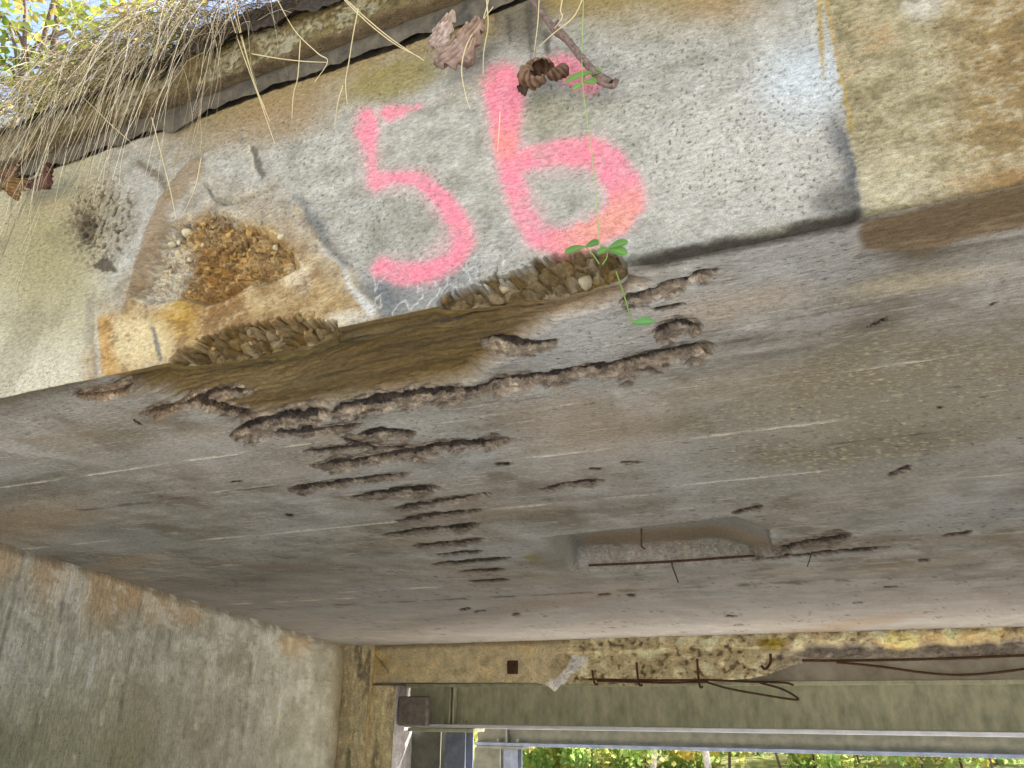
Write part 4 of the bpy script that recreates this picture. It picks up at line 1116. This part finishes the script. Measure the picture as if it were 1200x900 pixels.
# ================================================================== VEGETATION
def leaf_cloud(cent, radii, n, size, cols, rng, hollow=0.35, droop=0.0):
    """n small folded leaves spread through an uneven ellipsoid made of clumps"""
    k = max(6, n // 90)
    d = rng.normal(size=(k, 3)); d /= np.linalg.norm(d, axis=1, keepdims=True)
    cl = d * (hollow + (1 - hollow) * rng.random((k, 1)) ** 0.5)
    cr = 0.16 + 0.20 * rng.random(k)
    idx = rng.integers(0, k, n)
    p = cl[idx] + rng.normal(size=(n, 3)) * cr[idx][:, None] * 0.55
    p = p * np.asarray(radii) + np.asarray(cent)
    ax = rng.normal(size=(n, 3)); ax[:, 2] -= droop; ax /= np.linalg.norm(ax, axis=1, keepdims=True)
    b = np.cross(ax, rng.normal(size=(n, 3))); b /= np.linalg.norm(b, axis=1, keepdims=True)
    nn = np.cross(ax, b)
    L = size * (0.6 + 0.8 * rng.random((n, 1))); W = L * (0.3 + 0.2 * rng.random((n, 1)))
    V = np.stack([p, p + ax * L * .5 + b * W + nn * W * .35, p + ax * L, p + ax * L * .5 - b * W + nn * W * .35], 1)
    i = np.arange(n)[:, None] * 4
    Ft = np.concatenate([i + np.array([[0, 1, 2]]), i + np.array([[0, 2, 3]])])
    base = lin(np.array(cols))[rng.integers(0, len(cols), k)][idx] * (0.75 + 0.5 * rng.random((n, 1)))
    return V.reshape(-1, 3), Ft, np.repeat(base, 4, axis=0)

GREENS = [(164, 190, 108), (182, 200, 118), (150, 176, 100), (206, 204, 122), (224, 208, 118), (138, 164, 96)]
def tree(name, base, height, crown, n, size, cols, label, cat, seed, group=None, bark='bark', lean=0.1):
    rng = np.random.default_rng(seed); r = random.Random(seed)
    base = np.asarray(base, float)
    t = empty(name, base, label, cat, group)
    V, q = [], []
    off = 0
    def limb(p, rad):
        nonlocal off
        a, b = tube_arrays(smooth_path(p, 4), np.linspace(rad, rad * 0.35, (len(p) - 1) * 4 + 1), 6)
        V.append(a); q.append(b + off); off += len(a)
    topp = base + np.array([r.uniform(-lean, lean) * height, r.uniform(-lean, lean) * height, height * 0.9])
    mid = (base + topp) / 2 + np.array([r.uniform(-.05, .05), r.uniform(-.05, .05), 0]) * height
    limb([base - np.array([0, 0, 0.05]), mid, topp], height * 0.016)
    cc = base + np.array([0, 0, height - crown[2] * 0.9])
    for k in range(9):
        f = r.uniform(0.3, 0.85); p0 = base + (topp - base) * f
        e = cc + np.array([r.uniform(-.8, .8) * crown[0], r.uniform(-.8, .8) * crown[1], r.uniform(-.5, .8) * crown[2]])
        limb([p0, (p0 + e) / 2 + np.array([0, 0, 0.06 * height]), e], height * 0.006)
    link('trunk', raw_mesh('trunk', np.vstack(V), np.vstack(q)), M[bark], t, True)
    v, f, c = leaf_cloud(cc, crown, n, size, cols, rng)
    link('crown', raw_mesh('crown', v, f, c), M['leaf'], t)
    return t

# beyond the far opening
hz = [(640, 20.5, 4.6, 1.9, 'green bushy tree nearest the pale column in the far opening', GREENS[:4]),
      (722, 23.0, 5.5, 2.3, 'yellow green tree in the far opening, second from the columns', GREENS),
      (800, 21.0, 4.4, 1.9, 'bright green tree between the two pale trunks in the far opening', GREENS[:5]),
      (890, 24.5, 5.8, 2.5, 'green and yellow tree in the middle of the far opening', GREENS[1:]),
      (985, 20.5, 4.6, 2.0, 'pale green tree right of the middle of the far opening', GREENS[:4]),
      (1070, 23.5, 5.4, 2.4, 'yellowing tree second from the right in the far opening', GREENS[2:5]),
      (1165, 21.0, 4.6, 2.1, 'green tree farthest right in the far opening', GREENS[:4])]
for k, (x, dist, h, cr, lb, cs_) in enumerate(hz):
    r_ = ray(x, 880); p = r_ / r_[1] * dist; p[2] = GROUND
    tree('tree', p, h * 0.75, (cr, cr, h * 0.42), 2600, 0.20, cs_, lb, 'tree', 300 + k, 'trees beyond the far opening')
for k, (x, lb) in enumerate(((761, 'slender pale trunked young tree at the left of the far opening'), (829, 'slender pale trunked young tree near the middle of the far opening'))):
    r_ = ray(x, 880); p = r_ / r_[1] * 17.6; p[2] = GROUND
    tree('young_tree', p, 5.5, (0.9, 0.9, 1.2), 500, 0.12, GREENS, lb, 'tree', 330 + k, 'pale young trees', 'palebark', 0.03)
ORD = 'first second third fourth fifth sixth seventh eighth ninth tenth eleventh twelfth thirteenth'.split()
for k in range(13):
    x = 600 + 52 * k + random.uniform(-14, 14)
    r_ = ray(x, 880); p = r_ / r_[1] * random.uniform(17.6, 19.4); p[2] = GROUND
    tree('shrub', p, random.uniform(1.5, 2.1), (1.05, 0.8, 0.85), 1500, 0.12, GREENS[:5], 'low leafy shrub in the far opening, %s from the slim pale column' % ORD[k], 'shrub', 360 + k, 'low shrubs beyond the far opening')
# wooded bank closing the view
ux, uy = np.meshgrid(np.linspace(-60, 70, 80), np.linspace(30, 60, 24))
bz = GROUND + sst(30, 46, uy) * 9 + 0.8 * fbm(ux * 0.2, uy * 0.2, 4, 201)
me = raw_mesh('hillside', np.stack([ux, uy, bz], -1), grid_faces(24, 80))
tag(link('hillside', me, M['grassland'], None, True), kind='structure')
rng = np.random.default_rng(77)
Vs, Fs, Cs = [], [], []; off = 0
for k in range(46):
    x = rng.uniform(-12, 40); y = rng.uniform(29, 42); z = GROUND + float(sst(30, 46, y)) * 9
    v, f, c = leaf_cloud((x, y, z + 1.4), (2.6, 2.0, 2.2), 1500, 0.26, GREENS, rng)
    Vs.append(v); Fs.append(f + off); Cs.append(c); off += len(v)
o = link('woodland', raw_mesh('woodland', np.vstack(Vs), np.vstack(Fs), np.vstack(Cs)), M['leaf'])
tag(o, 'mass of green and yellow woodland leaves on the bank beyond', 'woodland', None, 'stuff')

# soil and turf on top of the coping
S2, T2 = np.meshgrid(np.linspace(-3.2, -0.55, 240), np.linspace(0, 1, 26))
endf = sst(-0.55, -1.0, S2)
tall = 0.10 + 0.15 * sst(-2.0, -1.6, S2)
hh = tall * sst(0.0, 0.22, T2) ** 0.8 * (0.15 + 0.85 * sst(-0.55, -0.85, S2)) + 0.035 * fbm(S2 * 9, T2 * 5, 4, 211) + 0.015 * fbm(S2 * 30, T2 * 14, 3, 213)
me = raw_mesh('soil', sdz(S2, DF - 0.07 + 0.55 * T2 + 0.03 * fbm(S2 * 7, T2 * 3, 4, 212), CTOP - 0.03 + hh), grid_faces(26, 240))
tag(link('soil', me, M['soil'], None, True), kind='structure')

def blades(n, srange, drange, z0, lens, rads, cols, rng, out=0.5, upv=0.8, drift=-0.15, grav=3.2, steps=9, spread=0.35):
    Vs, Qs, Cs = [], [], []; off = 0
    for k in range(n):
        L = rng.uniform(*lens); s = rng.uniform(*srange); d = rng.uniform(*drange)
        p = sdz(s, d, z0 + rng.uniform(-0.02, 0.04)); ds = L / steps
        v = E * (drift + rng.normal() * spread) + N * (-out * rng.uniform(0.3, 1.4)) + Z * (upv * rng.uniform(0.1, 1.3))
        v = v / np.linalg.norm(v)
        g = grav * rng.uniform(0.5, 1.4)
        pts = [p]
        for i in range(steps):
            v = v + np.array([0, 0, -g * ds]) + rng.normal(size=3) * 0.11
            if p @ N > DF - 0.055 and p[2] < CTOP + 0.02 and v @ N > -0.05: v = v - N * (v @ N + 0.10)
            v = v / np.linalg.norm(v)
            p = p + v * ds
            pts.append(p)
        r = rng.uniform(*rads) * 1.2
        a, q = tube_arrays(np.array(pts), np.linspace(r, r * 0.25, steps + 1), 3)
        Vs.append(a); Qs.append(q + off); off += len(a)
        c = lin(cols[rng.integers(0, len(cols))]) * rng.uniform(0.7, 1.15)
        Cs.append(np.tile(c, (len(a), 1)))
    return np.vstack(Vs), np.vstack(Qs), np.vstack(Cs)
STRAW = [(222, 210, 176), (192, 176, 138), (232, 223, 196), (168, 152, 118), (138, 120, 90), (206, 192, 156), (116, 100, 74), (150, 134, 104)]
rng = np.random.default_rng(9)
parts = [blades(270, (-2.9, -1.30), (DF - 0.10, DF + 0.10), CTOP + 0.10, (0.30, 0.75), (0.0006, 0.0013), STRAW, rng, 0.5, 0.25, -0.35, 6.5, 11, 1.0),
         blades(150, (-3.0, -1.75), (DF - 0.10, DF + 0.2), CTOP + 0.12, (0.4, 0.85), (0.0007, 0.0014), STRAW, rng, 0.6, 0.4, -0.3, 6.0, 11, 1.2),
         blades(190, (-1.85, -1.15), (DF - 0.12, DF + 0.02), CTOP + 0.16, (0.35, 0.72), (0.0007, 0.0014), STRAW, rng, 0.35, 0.05, -0.45, 10, 11, 0.6),
         blades(150, (-2.8, -1.2), (DF - 0.10, DF + 0.05), CTOP + 0.10, (0.25, 0.6), (0.0006, 0.0011), STRAW, rng, 0.5, 0.2, 0.3, 5.0, 11, 1.2),
         blades(700, (-1.75, -0.75), (DF - 0.09, DF + 0.06), CTOP + 0.10, (0.08, 0.26), (0.0006, 0.0011), [(92, 78, 54), (70, 58, 40), (120, 102, 70), (150, 130, 90)], rng, 0.5, 0.7, -0.2, 6.0, 7, 0.9),
         blades(520, (-2.9, -1.3), (DF - 0.09, DF + 0.1), CTOP + 0.06, (0.10, 0.30), (0.0007, 0.0012), [(96, 82, 58), (78, 66, 46), (130, 112, 78)], rng, 0.5, 0.5, -0.2, 8.0, 7, 0.9)]
Vb, Qb, Cb = [], [], []; off = 0
for v, q_, c in parts:
    Vb.append(v); Qb.append(q_ + off); Cb.append(c); off += len(v)
o = link('dry_grass', raw_mesh('dry_grass', np.vstack(Vb), np.vstack(Qb), np.vstack(Cb)), M['straw'], None, True)
tag(o, 'tangle of dry straw coloured grass hanging over the coping', 'grass', None, 'stuff')
v, q_, c = blades(420, (-3.1, -1.7), (DF - 0.02, DF + 0.4), CTOP + 0.06, (0.12, 0.34), (0.0009, 0.0018), [(120, 128, 52), (142, 140, 60), (96, 110, 44), (168, 156, 76)], rng, 0.25, 1.0, -0.1, 1.6, 6)
o = link('green_grass', raw_mesh('green_grass', v, q_, c), M['straw'], None, True)
tag(o, 'short green grass growing behind the dry straw', 'grass', None, 'stuff')

# single straws that can be followed by eye
DS = DF - 0.075
def stem(pts, label, r=0.0013, c=(214, 198, 152), d=DS):
    P3 = [on_d(x, y, d + 0.012 * math.sin(i * 1.7)) for i, (x, y) in enumerate(pts)]
    o = tube('grass_stem', P3, r, M['straw'], None, 5, c, 5, [r, r, r * 0.5])
    tag(o, label, 'grass stem', 'single hanging grass stems')
for pts, lb in (
    ([(262, -8), (280, 50), (300, 105), (322, 168)], 'long straw of a bundle crossing the dark joint, ending right of it'),
    ([(268, -8), (285, 52), (302, 108), (316, 142)], 'straw in the middle of the bundle crossing the dark joint'),
    ([(274, -8), (283, 40), (298, 96), (311, 128)], 'shortest straw of the bundle crossing the dark joint'),
    ([(322, -6), (345, 35), (372, 62), (384, 72), (369, 96)], 'bent straw with a kinked tip above the dark joint'),
    ([(352, 48), (349, 90), (344, 110), (342, 139)], 'short upright straw in front of the dark joint'),
    ([(295, 63), (330, 69), (358, 72), (383, 73)], 'straw lying flat across the mossy coping'),
    ([(400, -6), (430, 22), (462, 48), (497, 71)], 'long straight straw slanting down from the top edge'),
    ([(396, -8), (428, 24), (462, 51), (492, 67)], 'straw beside the long straight slanting one'),
    ([(420, 10), (414, 40), (409, 72), (405, 96), (407, 122)], 'thin upright straw left of the first dead leaf'),
    ([(402, 100), (396, 120), (392, 150)], 'short straw hanging left of the numeral 5'),
    ([(178, 138), (190, 185), (200, 225), (206, 256)], 'straight straw hanging over the pebbly patch'),
    ([(236, 184), (228, 222), (212, 255)], 'curved straw hanging over the pebbly patch'),
    ([(60, 75), (88, 105), (112, 128), (132, 148), (160, 172)], 'pale stalk crossing the hanging tuft diagonally'),
    ([(574, -6), (566, 22), (548, 50), (541, 80), (545, 108), (551, 128)], 'brown straw hanging beside the paler dead leaf'),
    ([(570, -4), (572, 30), (567, 60), (566, 88)], 'frayed straw just right of the paler dead leaf'),
    ([(578, 8), (560, 32), (549, 58)], 'short straw crossing the paler dead leaf stalk'),
    ([(632, -4), (630, 30), (626, 60)], 'thin straw hanging above the dark curled leaf'),
    ([(660, -6), (657, 12), (659, 20), (650, 33)], 'kinked straw next to the twig'),
    ([(684, -4), (672, 20), (650, 38), (632, 54)], 'grey straw crossing behind the twig'),
    ([(586, 132), (585, 152), (583, 178)], 'tiny straw stuck on the stem of the numeral 6'),
):
    stem(pts, lb, 0.0010 if len(pts) < 4 else 0.0013)

# dead leaves
def dead_leaf(cx, cy, wpx, hpx, rot, c, label, curl=1.6, seed=1, stalk=None, d=DF - 0.05):
    r = np.random.default_rng(seed)
    s = np.linalg.norm(on_d(cx + 1, cy, d) - on_d(cx, cy, d))
    ctr = on_d(cx, cy, d)
    nu, nv = 30, 40
    U, Vv = np.meshgrid(np.linspace(-1, 1, nu), np.linspace(0, 1, nv))
    halfw = (np.sin(np.clip(Vv, 0, 1) ** 0.75 * math.pi) ** 0.65) * (1 + 0.05 * np.sin(Vv * 23)) + 0.02
    pleat = 0.22 * np.cos((Vv * 6 - np.abs(U) * 1.2) * 2 * math.pi) * (0.25 + np.abs(U))
    th = U * curl * (0.5 + 0.7 * Vv)
    x = np.sin(th) / curl * halfw * 1.25
    y = (np.cos(th) - 1) / curl * 1.0 * halfw + pleat
    zz2 = (0.5 - Vv) * 1.0
    bend = (Vv - 0.5) * 1.4
    y2 = y - 0.35 * np.cos(bend * 1.3) + 0.08 * fbm(U * 2, Vv * 4, 3, seed)
    x2 = x + 0.12 * fbm(U * 1.5 + 4, Vv * 3, 3, seed + 1)
    a = math.radians(rot)
    xr = (x2 * math.cos(a) - zz2 * math.sin(a)) * wpx * s; zr = (x2 * math.sin(a) + zz2 * math.cos(a)) * hpx * s
    P = ctr + xr[..., None] * E + zr[..., None] * Z + (y2 * wpx * 0.5 * s)[..., None] * N
    shade = 0.65 + 0.6 * sst(-0.4, 0.5, fbm(U * 4, Vv * 12, 3, seed + 3))
    vein = sst(0.10, 0.02, np.abs(U)) * 0.25
    cl = lin(c)[None, None] * (shade + vein)[..., None]
    t = empty('dead_leaf', ctr, label, 'dead leaf', 'dead leaves on the bridge edge')
    o = link('blade', raw_mesh('blade', P, grid_faces(nv, nu), cl), M['dead'], t, True)
    md = o.modifiers.new('thick', 'SOLIDIFY'); md.thickness = 0.0006
    if stalk: tube('stalk', [on_d(x, y, d) for (x, y) in stalk], 0.0011, M['straw'], t, 5, (150, 124, 88))
dead_leaf(545, 62, 36, 46, 30, (142, 122, 108), 'pale brown pleated dead leaf hanging right of the dark joint', 1.5, 3, [(560, 40), (556, 70), (545, 82)])
dead_leaf(522, 40, 18, 36, 28, (158, 140, 126), 'pointed pale scrap of dead leaf above the pleated one', 1.2, 5)
def rolled_leaf(cx, cy, R, r, a0, a1, c, label, seed, stalk, d=DF - 0.055):
    """a dead leaf rolled into an open ring with deep pleats across it"""
    sc = np.linalg.norm(on_d(cx + 1, cy, d) - on_d(cx, cy, d)); ctr = on_d(cx, cy, d)
    A, B = np.meshgrid(np.radians(np.linspace(a0, a1, 90)), np.linspace(-1, 1, 22), indexing='ij')
    w = np.sin(np.linspace(0.12, 0.94, 90) * math.pi)[:, None] ** 0.5
    ph = B * 1.9 + 0.8 * np.sin(A * 1.3 + seed)
    rr_ = r * w * (1 + 0.13 * np.cos(A * 15 + B * 2.2) + 0.30 * fbm(A * 2, B * 1.5, 3, seed))
    rad_ = R * (1 + 0.10 * np.sin(A * 2 + seed)) + rr_ * np.cos(ph)
    x, z, y = rad_ * np.cos(A), rad_ * np.sin(A) * 0.85, -rr_ * np.sin(ph) * 1.2 + 3 * np.sin(A)
    P = ctr + (x * sc)[..., None] * E + (z * sc)[..., None] * Z + (y * sc)[..., None] * N
    sh = 0.55 + 0.8 * sst(-0.5, 0.5, np.cos(A * 15 + B * 2.2) * 0.5 + fbm(A * 5, B * 2, 3, seed + 2))
    t = empty('dead_leaf', ctr, label, 'dead leaf', 'dead leaves on the bridge edge')
    o = link('blade', raw_mesh('blade', P, grid_faces(90, 22), lin(c)[None, None] * sh[..., None]), M['dead'], t, True)
    md = o.modifiers.new('thick', 'SOLIDIFY'); md.thickness = 0.0006
    tube('stalk', [on_d(x_, y_, d) for (x_, y_) in stalk], 0.0011, M['straw'], t, 5, (150, 124, 88))
rolled_leaf(631, 86, 13, 9, 20, 300, (104, 82, 64), 'dark curled dead leaf rolled into a ring above the numeral 6', 4, [(628, 52), (627, 66), (630, 72)])
rolled_leaf(650, 84, 9, 6, -130, 60, (90, 68, 54), 'dark rolled dead leaf touching the ring shaped one', 9, [(652, 66), (655, 76)])
dead_leaf(615, 104, 10, 20, 10, (66, 50, 40), 'small dark leaf scrap below the curled leaf', 2.0, 12)
dead_leaf(57, 214, 18, 18, 40, (96, 66, 56), 'small reddish brown dead leaf caught in the grass at the left', 2.0, 15)
dead_leaf(28, 224, 18, 16, -20, (124, 96, 58), 'small tan dead leaf at the far left edge', 1.8, 17)
dead_leaf(20, 205, 14, 16, 10, (110, 84, 60), 'brown leaf scrap in the grass tips at the far left', 1.8, 19)

# twig
tw = empty('twig', on_d(640, 25, DF - 0.06), 'knobbly grey brown twig hanging over the numeral 6', 'twig')
tp = [on_d(x, y, dd) for (x, y, dd) in ((600, -40, DF - 0.03), (622, -4, DF - 0.05), (634, 14, DF - 0.055), (648, 32, DF - 0.06), (664, 46, DF - 0.06), (680, 66, DF - 0.055), (698, 86, DF - 0.05), (716, 98, DF - 0.045))]
pth = smooth_path(tp, 8)
rad = np.interp(np.linspace(0, 1, len(pth)), [0, 0.3, 0.42, 0.47, 0.6, 0.75, 0.92, 1], [0.0062, 0.0062, 0.0072, 0.0100, 0.0072, 0.0078, 0.0085, 0.0092]) * (1 + 0.07 * np.sin(np.arange(len(pth)) * 2.1))
V, q_ = tube_arrays(pth, rad, 10)
nV = len(V); V = np.vstack([V, pth[-1:]])
link('stem', raw_mesh('stem', V, q_), M['bark'], tw, True)
tube('side_shoot', [on_d(697, 93, DF - 0.048), on_d(706, 98, DF - 0.05), on_d(718, 101, DF - 0.05), on_d(723, 93, DF - 0.052)], 0.005, M['bark'], tw, 7)
tube('bud', [on_d(650, 30, DF - 0.065), on_d(655, 24, DF - 0.07)], 0.004, M['bark'], tw, 6)

# clover: trifoliate leaves on thin stalks
def leaflet(ctr, tip, width, nrm):
    ctr, tip = np.asarray(ctr), np.asarray(tip)
    ax = tip - ctr; L = np.linalg.norm(ax); ax = ax / L
    b = np.cross(nrm, ax); b /= np.linalg.norm(b)
    nr = np.cross(ax, b)
    rows, cols_ = 8, 5
    V = []
    for i in range(rows):
        t = i / (rows - 1)
        w = 1.3 * width * (math.sin(min(1, t * 0.93 + 0.04) ** 1.5 * math.pi) ** 0.55)
        for j in range(cols_):
            u = (j / (cols_ - 1) - 0.5) * 2
            V.append(ctr + ax * L * t + b * u * w + nr * (abs(u) * w * 0.3 - 0.12 * L * t * t))
    return np.array(V), grid_faces(rows, cols_)
def clover(leaves, stalks, label, c, d=DF - 0.055):
    root = on_d(*stalks[0][0], d)
    t = empty('clover', root, label, 'clover', 'clover sprigs')
    for (x0, y0, x1, y1, wd) in leaves:
        sc = np.linalg.norm(on_d(x0 + 1, y0, d) - on_d(x0, y0, d))
        v, f = leaflet(on_d(x0, y0, d), on_d(x1, y1, d - 0.004), wd * sc, -N * 1.0 + Z * 0.25 + E * 0.2)
        r = 0.85 + 0.3 * random.random()
        cc = np.tile(lin(c) * r, (len(v), 1)); cc[2::5] *= 1.25
        link('leaflet', raw_mesh('leaflet', v, f, cc), M['leaf'], t, True)
    for s in stalks:
        tube('stalk', [on_d(x, y, d) for (x, y) in s], 0.0012, M['straw'], t, 5, (128, 150, 76))
clover([(697, 84, 661, 93, 5), (685, 88, 704, 82, 4.5), (684, 96, 698, 96, 5), (684, 98, 672, 104, 4)], [[(684, 92), (686, 88), (697, 84)], [(684, 92), (683, 99)]], 'small clover sprig halfway along the twig end above numeral 6', (126, 164, 88))
clover([(686, 289, 661, 295, 4.6), (686, 289, 702, 283, 4.4), (713, 291, 700, 296, 4.4), (713, 291, 735, 282, 5.0), (713, 292, 734, 296, 5.2)], [[(702, 309), (696, 300), (686, 289)], [(706, 310), (711, 302), (713, 291)]], 'clover sprig with two leaf pairs growing from the broken edge', (110, 156, 80))
clover([(740, 379, 765, 375, 5.0)], [[(722, 318), (731, 345), (737, 365), (739, 380)], [(739, 380), (744, 377)]], 'single drooping clover leaf on a pale stalk under the edge', (110, 160, 92), DF - 0.03)
o = tube('vine', [on_d(x, y, DF - 0.06) for (x, y) in ((684, -10), (683, 30), (682, 70), (684, 110), (691, 160), (697, 210), (701, 260), (703, 292))], 0.0010, M['straw'], None, 5, (150, 176, 104))
tag(o, 'thin green trailing stem hanging straight across the numeral 6', 'vine')

# shrub and tree behind the edge, up against the sky at the top left
def at_dist(x, y, yd):
    r_ = ray(x, y); return r_ / r_[1] * yd
b0 = at_dist(60, 30, 2.6); b0[2] = FTOP - 0.05
tree('shrub', b0, 1.95, (0.62, 0.55, 0.55), 2600, 0.045, [(120, 132, 52), (146, 146, 62), (94, 112, 42), (168, 154, 72)], 'yellow green shrub behind the dry grass at the top left', 'shrub', 401, None, 'bark', 0.05)
b1 = at_dist(-60, 60, 9.0); b1[2] = FTOP - 0.05
tree('tree', b1, 8.0, (2.6, 2.6, 3.0), 5000, 0.16, GREENS[:5], 'tall leafy tree behind the shrub at the top left', 'tree', 402)
